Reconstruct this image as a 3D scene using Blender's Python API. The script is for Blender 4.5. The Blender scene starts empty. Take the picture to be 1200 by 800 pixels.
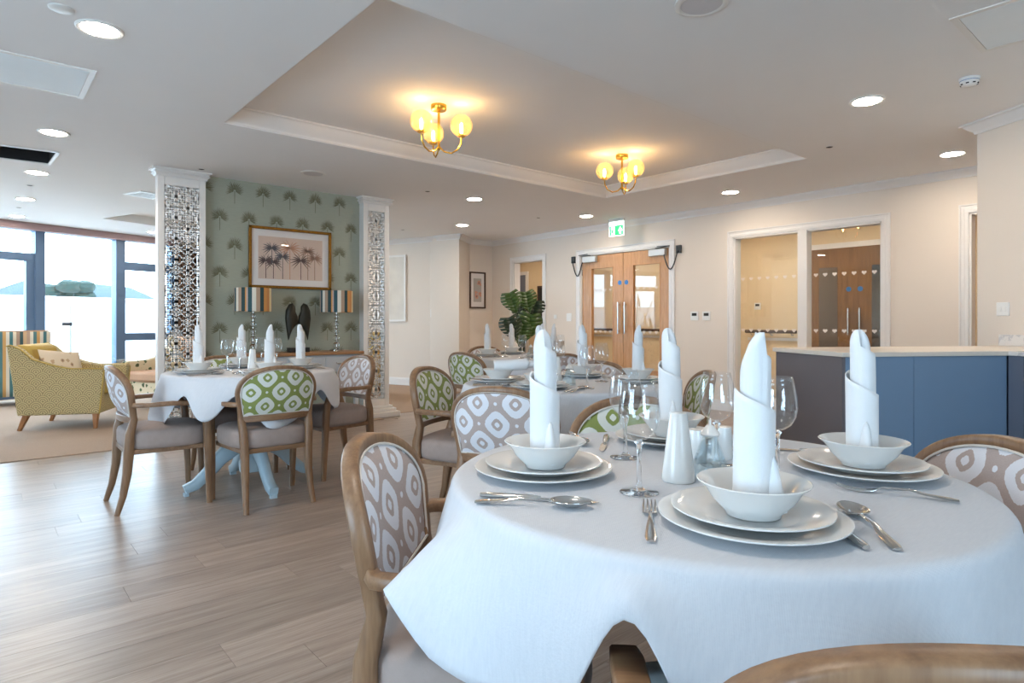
import bpy, bmesh, math, random
from mathutils import Vector, Matrix
from mathutils.geometry import tessellate_polygon
random.seed(7)
SC = bpy.context.scene
COL = SC.collection
PI = math.pi

# ------------------------------------------------------------------ camera
HZ, XL, XR, CAMH = 377.0, -28.0, 1450.0, 1.07
FPX = math.sqrt((600 - XL) * (XR - 600))
YAW = math.atan((XR - 600) / FPX)
FW = (math.cos(YAW), math.sin(YAW)); RT = (FW[1], -FW[0])
cd = bpy.data.cameras.new('camera'); cam = bpy.data.objects.new('camera', cd); COL.objects.link(cam)
cam.location = (0, 0, CAMH); cam.rotation_euler = (PI / 2, 0, YAW - PI / 2)
cd.sensor_width = 36; cd.lens = FPX / 1200 * 36; cd.shift_y = -(400 - HZ) / 1200; cd.clip_start = .02
SC.camera = cam

def ray(px, py):
    u = (px - 600) / FPX
    return (FW[0] + RT[0] * u, FW[1] + RT[1] * u, (HZ - py) / FPX)
def atz(px, py, z):
    d = ray(px, py); t = (z - CAMH) / d[2]; return Vector((d[0] * t, d[1] * t, z))
def atX(px, py, X):
    d = ray(px, py); t = X / d[0]; return Vector((X, d[1] * t, CAMH + d[2] * t))
def atY(px, py, Y):
    d = ray(px, py); t = Y / d[1]; return Vector((d[0] * t, Y, CAMH + d[2] * t))
def atd(px, py, dep):
    d = ray(px, py); return Vector((d[0] * dep, d[1] * dep, CAMH + d[2] * dep))

# ------------------------------------------------------------------ world, daylight, exposure
SC.view_settings.view_transform = 'Standard'; SC.view_settings.look = 'None'
SC.view_settings.gamma = 1; SC.view_settings.use_curve_mapping = False
SC.view_settings.exposure = 0.56
DAY = 10.0
wd = bpy.data.worlds.new('overcast_sky'); SC.world = wd; wd.use_nodes = True
bg = wd.node_tree.nodes['Background']; bg.inputs[0].default_value = (.56, .78, 1.0, 1); bg.inputs[1].default_value = DAY
LAMP = 130.0        # downlight emission
def portal(name, c, w, h, normal):
    l = bpy.data.lights.new(name, 'AREA'); l.shape = 'RECTANGLE'; l.size = w; l.size_y = h; l.cycles.is_portal = True
    o = bpy.data.objects.new(name, l); COL.objects.link(o); o.location = c
    o.rotation_euler = Vector(normal).to_track_quat('-Z', 'Z').to_euler()
WP = Vector((.248, 11.04)); WD = Vector((2.02, .74)).normalized(); WN = Vector((WD.y, -WD.x))   # lounge glazing line, WN into the room
def WL(s, off=0): return WP + WD * s + WN * off
c = WL(-.8, -.15); portal('daylight_portal_lounge', (c.x, c.y, 1.2), 6.5, 2.4, (WN.x, WN.y, 0))
portal('daylight_portal_side', (-3.75, 1.4, 1.25), 2.4, 2.1, (1, 0, 0))
portal('daylight_portal_rear', (-1.05, -3.95, 1.25), 1.7, 2.1, (0, 1, 0))

# ------------------------------------------------------------------ colour and node helpers
def lin(v):
    v /= 255.0
    return v / 12.92 if v <= .04045 else ((v + .055) / 1.055) ** 2.4
def C(r, g, b): return (lin(r), lin(g), lin(b), 1)

class X:
    def __init__(s, nt, k): s.nt, s.k = nt, k
    def b(s, op, o=None, o2=None):
        n = s.nt.nodes.new('ShaderNodeMath'); n.operation = op
        s.nt.links.new(s.k, n.inputs[0])
        for i, q in ((1, o), (2, o2)):
            if q is None: continue
            if isinstance(q, X): s.nt.links.new(q.k, n.inputs[i])
            else: n.inputs[i].default_value = q
        return X(s.nt, n.outputs[0])
    def __add__(s, o): return s.b('ADD', o)
    def __sub__(s, o): return s.b('SUBTRACT', o)
    def __mul__(s, o): return s.b('MULTIPLY', o)
    def __truediv__(s, o): return s.b('DIVIDE', o)
    def gt(s, o): return s.b('GREATER_THAN', o)
    def lt(s, o): return s.b('LESS_THAN', o)
    def mx(s, o): return s.b('MAXIMUM', o)
    def mn(s, o): return s.b('MINIMUM', o)
    def ab(s): return s.b('ABSOLUTE')
    def cos(s): return s.b('COSINE')
    def sin(s): return s.b('SINE')
    def fr(s): return s.b('FRACT')
    def fl(s): return s.b('FLOOR')
    def sq(s): return s.b('SQRT')

class MT:
    def __init__(s, name, rough=.5, metal=0, col=(.8, .8, .8, 1), spec=.5):
        s.m = bpy.data.materials.new(name); s.m.use_nodes = True; s.nt = s.m.node_tree
        s.p = s.nt.nodes['Principled BSDF']
        s.p.inputs['Roughness'].default_value = rough; s.p.inputs['Metallic'].default_value = metal
        s.p.inputs['Base Color'].default_value = col; s.p.inputs['Specular IOR Level'].default_value = spec
    def new(s, t, **kw):
        n = s.nt.nodes.new('ShaderNode' + t)
        for k, v in kw.items(): setattr(n, k, v)
        return n
    def link(s, a, b): s.nt.links.new(a.k if isinstance(a, X) else a, b)
    def xyz(s, which='Object', scale=(1, 1, 1), rot=(0, 0, 0)):
        t = s.new('TexCoord'); mp = s.new('Mapping'); mp.inputs['Scale'].default_value = scale; mp.inputs['Rotation'].default_value = rot
        s.link(t.outputs[which], mp.inputs[0]); return mp.outputs[0]
    def sep(s, v):
        q = s.new('SeparateXYZ'); s.link(v, q.inputs[0]); return [X(s.nt, q.outputs[i]) for i in range(3)]
    def noise(s, v, scale, detail=3, rough=.5):
        n = s.new('TexNoise'); n.inputs['Scale'].default_value = scale; n.inputs['Detail'].default_value = detail; n.inputs['Roughness'].default_value = rough
        if v is not None: s.link(v, n.inputs['Vector'])
        return X(s.nt, n.outputs['Fac'])
    def mix(s, f, a, b):
        n = s.new('Mix', data_type='RGBA')
        if isinstance(f, X): s.link(f, n.inputs[0])
        else: n.inputs[0].default_value = f
        for q, i in ((a, 6), (b, 7)):
            if isinstance(q, tuple): n.inputs[i].default_value = q
            else: s.link(q, n.inputs[i])
        return n.outputs[2]
    def ramp(s, f, stops, interp='LINEAR'):
        n = s.new('ValToRGB'); cr = n.color_ramp; cr.interpolation = interp
        while len(cr.elements) < len(stops): cr.elements.new(.5)
        for e, (p, c) in zip(cr.elements, stops): e.position = p; e.color = c
        s.link(f, n.inputs[0]); return n.outputs[0]
    def base(s, k): s.link(k, s.p.inputs['Base Color'])
    def bump(s, h, st=.2, dist=.01):
        n = s.new('Bump'); n.inputs['Strength'].default_value = st; n.inputs['Distance'].default_value = dist
        s.link(h, n.inputs['Height']); s.link(n.outputs[0], s.p.inputs['Normal'])

def plain(name, rgb, rough=.5, metal=0, var=.06, scale=8, bump=0, spec=.5, bscale=None):
    t = MT(name, rough, metal, C(*rgb), spec); v = t.xyz()
    n = t.noise(v, scale)
    c2 = tuple(max(0, x * (1 - 2 * var)) for x in C(*rgb)[:3]) + (1,)
    t.base(t.mix(n, C(*rgb), c2))
    if bump: t.bump(t.noise(v, bscale or scale * 6, 2), bump, .004)
    return t.m
def emit(name, rgb, s):
    t = MT(name, .5, 0, C(*rgb)); t.p.inputs['Emission Color'].default_value = C(*rgb); t.p.inputs['Emission Strength'].default_value = s
    return t.m
def wood(name, a, b, rough=.4, axis=2, sc=1.0):
    t = MT(name, rough); s = [14 * sc] * 3; s[axis] = 1.4 * sc
    v = t.xyz(scale=tuple(s)); n = t.noise(v, 2.2, 5, .6); n2 = t.noise(t.xyz(scale=tuple(x * 5 for x in s)), 2.0, 3)
    f = (n * .75 + n2 * .35).b('SUBTRACT', .05)
    t.base(t.ramp(f, [(.3, C(*a)), (.72, C(*b))])); t.bump(n2, .08, .003)
    return t.m
def glass(name, tint=(1, 1, 1), boost=.0, rough=0.0):
    m = bpy.data.materials.new(name); m.use_nodes = True; nt = m.node_tree; nt.nodes.clear()
    o = nt.nodes.new('ShaderNodeOutputMaterial'); mx = nt.nodes.new('ShaderNodeMixShader')
    tr = nt.nodes.new('ShaderNodeBsdfTransparent'); tr.inputs[0].default_value = tint + (1,)
    gl = nt.nodes.new('ShaderNodeBsdfGlossy'); gl.inputs['Roughness'].default_value = rough; gl.inputs[0].default_value = (1, 1, 1, 1)
    lw = nt.nodes.new('ShaderNodeLayerWeight'); lw.inputs[0].default_value = .5          # facing = 1 - |cos|, the same from both sides
    pw = nt.nodes.new('ShaderNodeMath'); pw.operation = 'POWER'; pw.inputs[1].default_value = 4.5
    ad = nt.nodes.new('ShaderNodeMath'); ad.operation = 'MULTIPLY_ADD'; ad.inputs[1].default_value = .62; ad.inputs[2].default_value = .035 + boost
    nt.links.new(lw.outputs['Facing'], pw.inputs[0]); nt.links.new(pw.outputs[0], ad.inputs[0]); nt.links.new(ad.outputs[0], mx.inputs[0])
    nt.links.new(tr.outputs[0], mx.inputs[1]); nt.links.new(gl.outputs[0], mx.inputs[2]); nt.links.new(mx.outputs[0], o.inputs[0])
    return m

M = {}
M['cream'] = plain('cream_wall_paint', (228, 216, 203), .75, var=.02, scale=3, bump=.05)
M['ceil'] = plain('ceiling_paint', (240, 239, 238), .8, var=.015, scale=3)
M['trim'] = plain('white_gloss_trim', (232, 228, 224), .35, var=.02)
M['oak'] = wood('chair_oak', (112, 80, 57), (152, 117, 86), .38)
M['oakh'] = wood('chair_oak_rail', (112, 80, 57), (152, 117, 86), .38, 0)
M['oakdoor'] = wood('door_oak', (176, 122, 72), (208, 158, 104), .35)
M['oaktop'] = wood('sideboard_oak', (138, 96, 60), (176, 130, 88), .4, 0)
M['teak'] = wood('armchair_leg_wood', (150, 96, 54), (186, 130, 80), .4)
M['darkwood'] = wood('dark_frame_wood', (58, 38, 26), (86, 60, 42), .4)
M['china'] = plain('white_china', (222, 220, 217), .12, var=.01)
M['steel'] = plain('polished_steel', (205, 203, 200), .12, 1, var=.03)
M['brushed'] = plain('brushed_steel', (178, 176, 172), .3, 1, var=.05)
M['alu'] = plain('silver_paint', (188, 186, 182), .35, .4, var=.03)
M['black'] = plain('black_plastic', (28, 26, 26), .4, var=.1)
M['brass'] = plain('polished_brass', (226, 176, 70), .18, 1, var=.04)
M['gold'] = plain('antique_gold', (170, 122, 52), .38, .8, var=.35, scale=60, bump=.5, bscale=90)
M['plastic'] = plain('white_plastic', (234, 232, 228), .35, var=.01)
M['wframe'] = plain('blue_grey_window_frame', (88, 112, 142), .4, var=.03)
M['blind'] = plain('blind_box_fabric', (172, 146, 146), .8, var=.05)
M['pedestal'] = plain('pale_blue_table_paint', (176, 196, 206), .4, var=.03)
M['bluepaint'] = plain('blue_cabinet_paint', (122, 146, 172), .5, var=.02)
M['greypaint'] = plain('slate_cabinet_paint', (116, 122, 138), .5, var=.02)
M['shaded_panel'] = plain('shaded_end_panel', (112, 104, 106), .5, var=.03)  # cabinet blue turned taupe: its warmer, dimmer light is put into the colour
M['sidepaint'] = plain('pale_grey_paint', (196, 200, 204), .5, var=.03)
M['seat'] = plain('taupe_seat_velvet', (164, 146, 138), .85, var=.1, scale=30, bump=.15, bscale=300)
M['glass'] = glass('clear_pane', (.97, .985, .98), .0)
M['wine'] = glass('wine_glass_crystal', (.985, .99, .995), .02)
def m_solid():
    t = MT('solid_crystal', .0); t.p.inputs['Transmission Weight'].default_value = 1; t.p.inputs['IOR'].default_value = 1.4; t.p.inputs['Base Color'].default_value = (.97, .985, 1, 1)
    return t.m
M['solidglass'] = m_solid()
M['crystal'] = glass('lamp_crystal', (.9, .93, .95), .16, .02)
M['mirrorglass'] = glass('picture_glazing', (1, 1, 1), .0)
M['lampemit'] = emit('downlight_diffuser', (255, 238, 217), LAMP)
M['bulb'] = emit('filament_bulb', (255, 206, 140), 90)
M['heart'] = plain('frosted_heart_vinyl', (236, 226, 216), .6)
M['bluedot'] = plain('blue_fire_door_disc', (40, 120, 190), .4)
M['sculpt'] = plain('dark_bronze', (52, 48, 36), .4, .3, var=.3, scale=25, bump=.5)
M['leaf'] = plain('monstera_leaf', (62, 92, 24), .35, var=.35, scale=12)
M['leaf2'] = plain('monstera_leaf_dark', (24, 48, 18), .35, var=.3, scale=12)
M['pot'] = plain('terracotta_pot', (150, 92, 62), .7, var=.1)
M['soil'] = plain('potting_soil', (52, 38, 28), .9, var=.4, scale=60)
M['mat_white'] = plain('picture_mount', (226, 220, 216), .8, var=.01)
M['void'] = plain('vent_recess_shade', (46, 44, 44), .8, var=.2)
M['greyspk'] = plain('speaker_grille', (214, 211, 212), .6, var=.03, scale=200)
M['yellow'] = plain('mustard_plain_fabric', (204, 172, 90), .85, var=.08, scale=40, bump=.1, bscale=400)
M['ochre'] = plain('ochre_fabric', (190, 164, 112), .85, var=.08, scale=40)
M['peach'] = plain('peach_fabric', (204, 162, 132), .85, var=.06, scale=40)
M['terrace'] = plain('terrace_paving', (200, 200, 198), .8, var=.06, scale=4)
M['fence'] = plain('white_fence', (236, 238, 240), .6, var=.02)
M['hill'] = plain('distant_hills', (40, 58, 66), 1, var=.3, scale=.15)
M['tree'] = plain('tree_foliage', (44, 60, 52), 1, var=.4, scale=2)
M['palewall'] = plain('pale_print', (228, 222, 212), .8, var=.12, scale=5)

def m_planks():
    t = MT('oak_plank_vinyl', .32)
    oi = t.new('ObjectInfo'); tc = t.new('TexCoord'); ad = t.new('VectorMath', operation='MULTIPLY_ADD')
    cb = t.new('CombineXYZ'); 
    for i in range(3): t.link(oi.outputs['Random'], cb.inputs[i])
    ad.inputs[1].default_value = (37, 91, 13)
    t.link(cb.outputs[0], ad.inputs[0]); t.link(tc.outputs['Object'], ad.inputs[2])
    mp = t.new('Mapping'); mp.inputs['Scale'].default_value = (1.2, 16, 1); t.link(ad.outputs[0], mp.inputs[0])
    n = t.noise(mp.outputs[0], 1.6, 6, .65)
    mp2 = t.new('Mapping'); mp2.inputs['Scale'].default_value = (5, 110, 1); t.link(ad.outputs[0], mp2.inputs[0])
    n2 = t.noise(mp2.outputs[0], 1.4, 3)
    f = n * .7 + n2 * .45
    a = t.ramp(f, [(.32, C(122, 106, 95)), (.55, C(154, 136, 123)), (.78, C(178, 161, 149))])
    hs = t.new('HueSaturation'); t.link(a, hs.inputs['Color'])
    t.link(X(t.nt, oi.outputs['Random']) * .2 + .9, hs.inputs['Value'])
    t.base(hs.outputs[0]); t.bump(n2, .12, .002)
    t.link(n2 * .12 + .26, t.p.inputs['Roughness'])
    return t.m
M['plank'] = m_planks()
def m_carpet():
    t = MT('beige_carpet', .95); v = t.xyz()
    n = t.noise(v, 2.2, 3); n2 = t.noise(v, 160, 2)
    t.base(t.mix(n2, t.mix(n, C(186, 160, 138), C(170, 146, 126)), C(150, 128, 110))); t.bump(n2, .6, .006); return t.m
M['carpet'] = m_carpet()
def m_cloth():
    t = MT('white_linen', .8); v = t.xyz()
    x, y, z = t.sep(v)
    w = ((x * 1500).sin() * (y * 1500).sin()) * .25 + t.noise(v, 220, 2)
    n = t.noise(t.xyz(scale=(1, 6, 1)), 40, 3)
    t.base(t.mix(n, C(210, 211, 215), C(197, 199, 205))); t.bump(w, .25, .002); return t.m
M['linen'] = m_cloth()
M['napkin'] = plain('white_napkin_linen', (224, 224, 225), .8, var=.02, scale=60, bump=.12, bscale=500)
def m_ikat(name, a, b, sp=(.08, .083)):
    t = MT(name, .85); v = t.xyz(); x, y, z = t.sep(v)
    nz = t.noise(t.xyz(scale=(60, 60, 6)), 6, 2); wob = (nz - .5) * .3
    a_ = x / (sp[0] * 2); b_ = (z - .672) / (sp[1] * 2)
    fu = ((a_ + b_ + 50.5).fr() - .5).ab(); fv = ((a_ - b_ + 50.5).fr() - .5).ab()
    d = (fu.b('POWER', 3) + fv.b('POWER', 3)).b('POWER', 1 / 3) + wob * .16
    cu = fu * -1 + .5; cv = fv * -1 + .5; dc = (cu * cu + cv * cv).sq() + wob * .1
    w = d.lt(.085).mx(d.gt(.19) * d.lt(.41)).mx(dc.lt(.06))
    wv = t.noise(v, 350, 2)
    t.base(t.mix(w, t.mix(wv, C(*a), tuple(q * .8 for q in C(*a)[:3]) + (1,)), C(*b))); t.bump(wv, .25, .002); return t.m
M['ikat_taupe'] = m_ikat('taupe_ikat_fabric', (186, 168, 161), (220, 219, 224))
M['ikat_green'] = m_ikat('green_ikat_fabric', (142, 152, 84), (216, 216, 208))
def m_stripe(name, cols, period, axis=0, shift=0.0, ang=False):
    t = MT(name, .8); v = t.xyz(); q = t.sep(v)
    u = q[axis]
    if ang: u = q[1].b('ARCTAN2', q[0])
    f = (u / period + (shift + 50)).fr()
    n = len(cols); t.base(t.ramp(f, [(i / n, C(*c)) for i, c in enumerate(cols)], 'CONSTANT')); return t.m
SCOL = [(222, 214, 200), (70, 120, 126), (226, 214, 190), (178, 150, 130), (60, 86, 88), (212, 180, 140), (190, 160, 140), (232, 226, 212), (84, 128, 134), (206, 160, 100)]
M['shade'] = m_stripe('striped_lamp_shade', [(222, 214, 170), (190, 168, 160), (48, 84, 92), (222, 218, 205), (176, 150, 128), (44, 70, 74), (206, 150, 84), (196, 140, 90)], 1.75, ang=True)
M['stripe'] = m_stripe('striped_upholstery', SCOL, .34, 0)
def m_scallop():
    t = MT('mustard_scallop_fabric', .85); v = t.xyz(); x, y, z = t.sep(v); s = .115
    u = (x + y) / s; row = (z / (s * .5)).fl(); off = (row * .5).fr()
    lu = (u + off + 40).fr() - .5; lv = ((z / (s * .5)).fr()) * .5
    d = (lu * lu + lv * lv).sq()
    r = (d * 40).sin().gt(.2)
    t.base(t.mix(r, C(206, 186, 138), C(154, 136, 98))); t.bump(t.noise(v, 300, 2), .2, .002); return t.m
M['scallop'] = m_scallop()
def m_floral(name, bgc, f1, f2, sc):
    t = MT(name, .85); v = t.xyz()
    vo = t.new('TexVoronoi'); vo.inputs['Scale'].default_value = sc; t.link(v, vo.inputs['Vector'])
    d = X(t.nt, vo.outputs['Distance']); n = t.noise(v, sc * 3, 3)
    a = (d + (n - .5) * .5).lt(.32); b = (d + (n - .5) * .5).lt(.16)
    t.base(t.mix(b, t.mix(a, C(*bgc), C(*f1)), C(*f2))); return t.m
M['floral'] = m_floral('floral_fabric', (226, 208, 176), (96, 108, 72), (70, 72, 48), 13)
M['cushion'] = m_floral('spotted_cushion_fabric', (226, 206, 180), (196, 164, 130), (150, 120, 100), 16)
M['cushion2'] = m_floral('floral_cushion_fabric', (226, 206, 182), (150, 140, 100), (120, 100, 70), 12)
def m_wallpaper():
    t = MT('sage_wallpaper', .8); v = t.xyz(); n = t.noise(t.xyz(scale=(1, 1, 6)), 18, 3)
    t.base(t.mix(n, C(164, 168, 152), C(152, 156, 142))); return t.m
M['sage'] = m_wallpaper()
M['frond'] = plain('gold_frond_print', (104, 100, 68), .7, var=.15, scale=40)
def m_marble():
    t = MT('white_marble', .25); v = t.xyz(); n = t.noise(v, 3, 8, .65); w = (n - .5).ab().lt(.02)
    t.base(t.mix(n, t.mix(w, C(236, 230, 224), C(190, 186, 188)), C(226, 220, 216))); return t.m
M['marble'] = m_marble()
M['worktop'] = plain('cream_worktop', (232, 220, 206), .3, var=.03, scale=60)
def m_amber():
    m = bpy.data.materials.new('amber_dimpled_glass'); m.use_nodes = True; nt = m.node_tree; nt.nodes.clear()
    t = MT.__new__(MT); t.m, t.nt = m, nt
    o = t.new('OutputMaterial'); mx = t.new('MixShader'); tr = t.new('BsdfTransparent'); gl = t.new('BsdfGlossy'); gl.inputs['Roughness'].default_value = .08
    gl.inputs[0].default_value = (1, .82, .5, 1)
    vo = t.new('TexVoronoi', feature='DISTANCE_TO_EDGE'); vo.inputs['Scale'].default_value = 32; t.link(t.xyz(), vo.inputs['Vector'])
    f = X(nt, vo.outputs['Distance']) * 3.2
    t.link(t.ramp(f, [(0, (1, .95, .8, 1)), (.45, (.74, .55, .28, 1)), (1, (1, .96, .82, 1))]), tr.inputs[0])
    lw = t.new('LayerWeight'); lw.inputs[0].default_value = .35; fr = X(nt, lw.outputs['Facing']) * .4 + .04
    tl = t.new('BsdfTranslucent'); tl.inputs[0].default_value = (1, .8, .46, 1); m2 = t.new('MixShader'); m2.inputs[0].default_value = .12
    t.link(tr.outputs[0], m2.inputs[1]); t.link(tl.outputs[0], m2.inputs[2])
    t.link(fr, mx.inputs[0]); t.link(m2.outputs[0], mx.inputs[1]); t.link(gl.outputs[0], mx.inputs[2]); t.link(mx.outputs[0], o.inputs[0]); return m
M['amber'] = m_amber()
M['exitgreen'] = emit('lit_green_sign', (0, 160, 96), .8)
M['exitwhite'] = emit('lit_white_sign', (240, 255, 248), .8)
M['printbg'] = plain('peach_art_print', (216, 190, 172), .7, var=.05, scale=4)
M['palm_dark'] = plain('plum_palm_print', (92, 62, 58), .7, var=.1)
M['palm_slate'] = plain('slate_palm_print', (92, 84, 90), .7, var=.1)
M['palm_orange'] = plain('apricot_palm_print', (206, 146, 112), .7, var=.1)
M['palm_tan'] = plain('tan_palm_print', (164, 122, 98), .7, var=.1)

# ------------------------------------------------------------------ mesh helpers
class MB:
    def __init__(s): s.v = []; s.f = []
    def add(s, vs, fs):
        o = len(s.v); s.v += [tuple(q) for q in vs]; s.f += [tuple(i + o for i in f) for f in fs]; return s
    def box(s, x0, x1, y0, y1, z0, z1, T=None):
        vs = [Vector((x, y, z)) for z in (z0, z1) for y in (y0, y1) for x in (x0, x1)]
        if T: vs = [T @ q for q in vs]
        return s.add(vs, [(0, 2, 3, 1), (4, 5, 7, 6), (0, 1, 5, 4), (2, 6, 7, 3), (0, 4, 6, 2), (1, 3, 7, 5)])
    def seg(s, p0, p1, a, b, z0, z1):
        """box along p0->p1 (2D); a..b measured to the left of the run"""
        p0 = Vector(p0[:2]); p1 = Vector(p1[:2]); d = (p1 - p0).normalized(); n = Vector((-d.y, d.x))
        q = [p0 + n * a, p1 + n * a, p1 + n * b, p0 + n * b]
        return s.add([(k.x, k.y, z) for z in (z0, z1) for k in q], [(3, 2, 1, 0), (4, 5, 6, 7), (0, 1, 5, 4), (1, 2, 6, 5), (2, 3, 7, 6), (3, 0, 4, 7)])
    def lathe(s, prof, n=24, c=(0, 0, 0), T=None, caps=True):
        vs = []
        for r, z in prof:
            for i in range(n):
                a = 2 * PI * i / n; vs.append(Vector((c[0] + r * math.cos(a), c[1] + r * math.sin(a), c[2] + z)))
        if T: vs = [T @ q for q in vs]
        fs = []
        for j in range(len(prof) - 1):
            for i in range(n): fs.append((j * n + i, j * n + (i + 1) % n, (j + 1) * n + (i + 1) % n, (j + 1) * n + i))
        if caps:
            if prof[0][0] > 1e-5: fs.append(tuple(range(n - 1, -1, -1)))
            if prof[-1][0] > 1e-5: fs.append(tuple((len(prof) - 1) * n + i for i in range(n)))
        return s.add(vs, fs)
    def sweep(s, path, w, h, up=(0, 0, 1), closed=False, n=None, ch=.25):
        """rounded-rectangle bar along a path; w across, h along up; w, h may be lists; n: round tube sides"""
        P = [Vector(p) for p in path]; L = len(P); up = Vector(up); ring = []
        for i in range(L):
            a = P[(i - 1) % L] if (closed or i) else P[0]; b = P[(i + 1) % L] if (closed or i < L - 1) else P[-1]
            d = (b - a).normalized(); sd = d.cross(up)
            if sd.length < 1e-4: sd = d.cross(Vector((0, 1, 0)))
            sd.normalize(); u = sd.cross(d).normalized()
            ww = (w[i] if isinstance(w, (list, tuple)) else w) / 2; hh = (h[i] if isinstance(h, (list, tuple)) else h) / 2
            if n: pr = [(ww * math.cos(2 * PI * k / n), hh * math.sin(2 * PI * k / n)) for k in range(n)]
            else:
                e = ch * min(ww, hh) * 2 * .5
                pr = [(-ww + e, -hh), (ww - e, -hh), (ww, -hh + e), (ww, hh - e), (ww - e, hh), (-ww + e, hh), (-ww, hh - e), (-ww, -hh + e)]
            ring.append([P[i] + sd * x + u * y for x, y in pr])
        k = len(ring[0]); vs = [q for r in ring for q in r]; fs = []
        for j in range(L if closed else L - 1):
            a = j * k; b = ((j + 1) % L) * k
            for i in range(k): fs.append((a + i, a + (i + 1) % k, b + (i + 1) % k, b + i))
        if not closed: fs += [tuple(range(k - 1, -1, -1)), tuple((L - 1) * k + i for i in range(k))]
        return s.add(vs, fs)
    def tube(s, path, r, n=10, closed=False): 
        w = [q * 2 for q in r] if isinstance(r, (list, tuple)) else 2 * r
        return s.sweep(path, w, w, up=(.013, .021, 1), closed=closed, n=n)
    def prism(s, out, y0, y1, T=None):
        """outline of (x, z) points extruded from y0 to y1"""
        n = len(out); vs = [Vector((x, y0, z)) for x, z in out] + [Vector((x, y1, z)) for x, z in out]
        if T: vs = [T @ q for q in vs]
        return s.add(vs, [tuple(range(n)), tuple(range(2 * n - 1, n - 1, -1))] + [(i, i + n, (i + 1) % n + n, (i + 1) % n) for i in range(n)])
    def grid(s, fn, nu, nv, wrap=False):
        vs = [fn(i, j) for j in range(nv) for i in range(nu)]; fs = []
        for j in range(nv - 1):
            for i in range(nu if wrap else nu - 1): fs.append((j * nu + i, j * nu + (i + 1) % nu, (j + 1) * nu + (i + 1) % nu, (j + 1) * nu + i))
        return s.add(vs, fs)
    def build(s, name, m, parent=None, bevel=0, ang=40, solid=0, sub=0):
        me = bpy.data.meshes.new(name); me.from_pydata(s.v, [], s.f); me.materials.append(M[m] if isinstance(m, str) else m)
        bm = bmesh.new(); bm.from_mesh(me); bmesh.ops.recalc_face_normals(bm, faces=bm.faces); bm.to_mesh(me); bm.free()
        me.shade_smooth(); me.set_sharp_from_angle(angle=math.radians(ang)); me.update()
        o = bpy.data.objects.new(name, me); COL.objects.link(o)
        if parent: o.parent = parent
        if bevel:
            b = o.modifiers.new('bevel', 'BEVEL'); b.width = bevel; b.segments = 2; b.limit_method = 'ANGLE'; b.angle_limit = .7
        if sub:
            b = o.modifiers.new('sub', 'SUBSURF'); b.levels = sub; b.render_levels = sub
        if solid:
            b = o.modifiers.new('solid', 'SOLIDIFY'); b.thickness = solid; b.offset = 0
        return o
def tag(o, label=None, cat=None, group=None, kind=None):
    if label: o['label'] = label
    if cat: o['category'] = cat
    if group: o['group'] = group
    if kind: o['kind'] = kind
    return o
def thing(name, label, cat, loc=(0, 0, 0), rz=0, group=None):
    o = bpy.data.objects.new(name, None); COL.objects.link(o); o.empty_display_size = .1
    o.location = loc; o.rotation_euler = (0, 0, rz); return tag(o, label, cat, group)
def struct(o): o['kind'] = 'structure'; return o
def dup(o, parent=None, loc=None, rz=None, label=None, group=None):
    c = o.copy(); COL.objects.link(c); c.parent = parent
    if loc is not None: c.location = loc
    if rz is not None: c.rotation_euler = (c.rotation_euler[0], c.rotation_euler[1], rz)
    if label: c['label'] = label
    if group: c['group'] = group
    for ch in CH.get(o.name, [k for k in o.children]): dup(ch, c)
    return c
CH = {}
class Proto:
    """first use hands out the built thing itself, later uses copy it with all its parts"""
    def __init__(s, make): s.make = make; s.o = None
    def put(s, loc, rz, label, group=None):
        if s.o is None:
            s.o = s.make(); s.o.location = loc; s.o.rotation_euler = (s.o.rotation_euler[0], s.o.rotation_euler[1], rz); s.o['label'] = label
            if group: s.o['group'] = group
            return s.o
        return dup(s.o, None, loc, rz, label, group)

# ================================================================== THE ROOM
ZC = 2.46; XB = 6.83; ZT = 2.575
WLEFT, WREAR = -3.6, -3.8
RW0 = Vector((5.33, 1.19)); RWD = Vector((-.533, -.846))           # end of the servery wall and its run towards the camera
RW1 = RW0 + RWD * ((RW0.y - WREAR) / .846)

# floor with planks
fl = MB().box(WLEFT - .1, 9.2, WREAR - .1, 14.2, -.12, -.004).build('floor', 'plank'); struct(fl)
PLW, PLL = .182, 1.22
pm = MB().box(-PLL / 2 + .0006, PLL / 2 - .0006, -PLW / 2 + .0006, PLW / 2 - .0006, -.006, 0)
pls = []
row = 0; y = WREAR
while y < 8.4:
    x = WLEFT - random.random() * PLL
    while x < XB:
        cx, cy = x + PLL / 2, y + PLW / 2
        if not (cy > 6.05 and cx < 3.5) and cy < 6.35:
            dep = cx * FW[0] + cy * FW[1]; lat = cx * RT[0] + cy * RT[1]
            vis = dep > .7 and abs(lat / dep) < (.82 + .45 / dep) and lat / dep < .45
            pls.append((dep if vis else 100 + abs(dep), cx, cy))
        x += PLL
    y += PLW
pls.sort()
p0 = None; rest = MB()
for i, (d, cx, cy) in enumerate(pls):
    if i < 290 and d < 100:
        if p0 is None: p0 = pm.build('plank', 'plank', fl); o = p0
        else: o = p0.copy(); COL.objects.link(o)
        o.location = (cx, cy, 0)
    else:
        rest.add([(q[0] + cx, q[1] + cy, q[2] - .0004) for q in pm.v], pm.f)
ob = rest.build('plank_field', 'plank', fl); tag(ob, kind='stuff')
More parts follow.
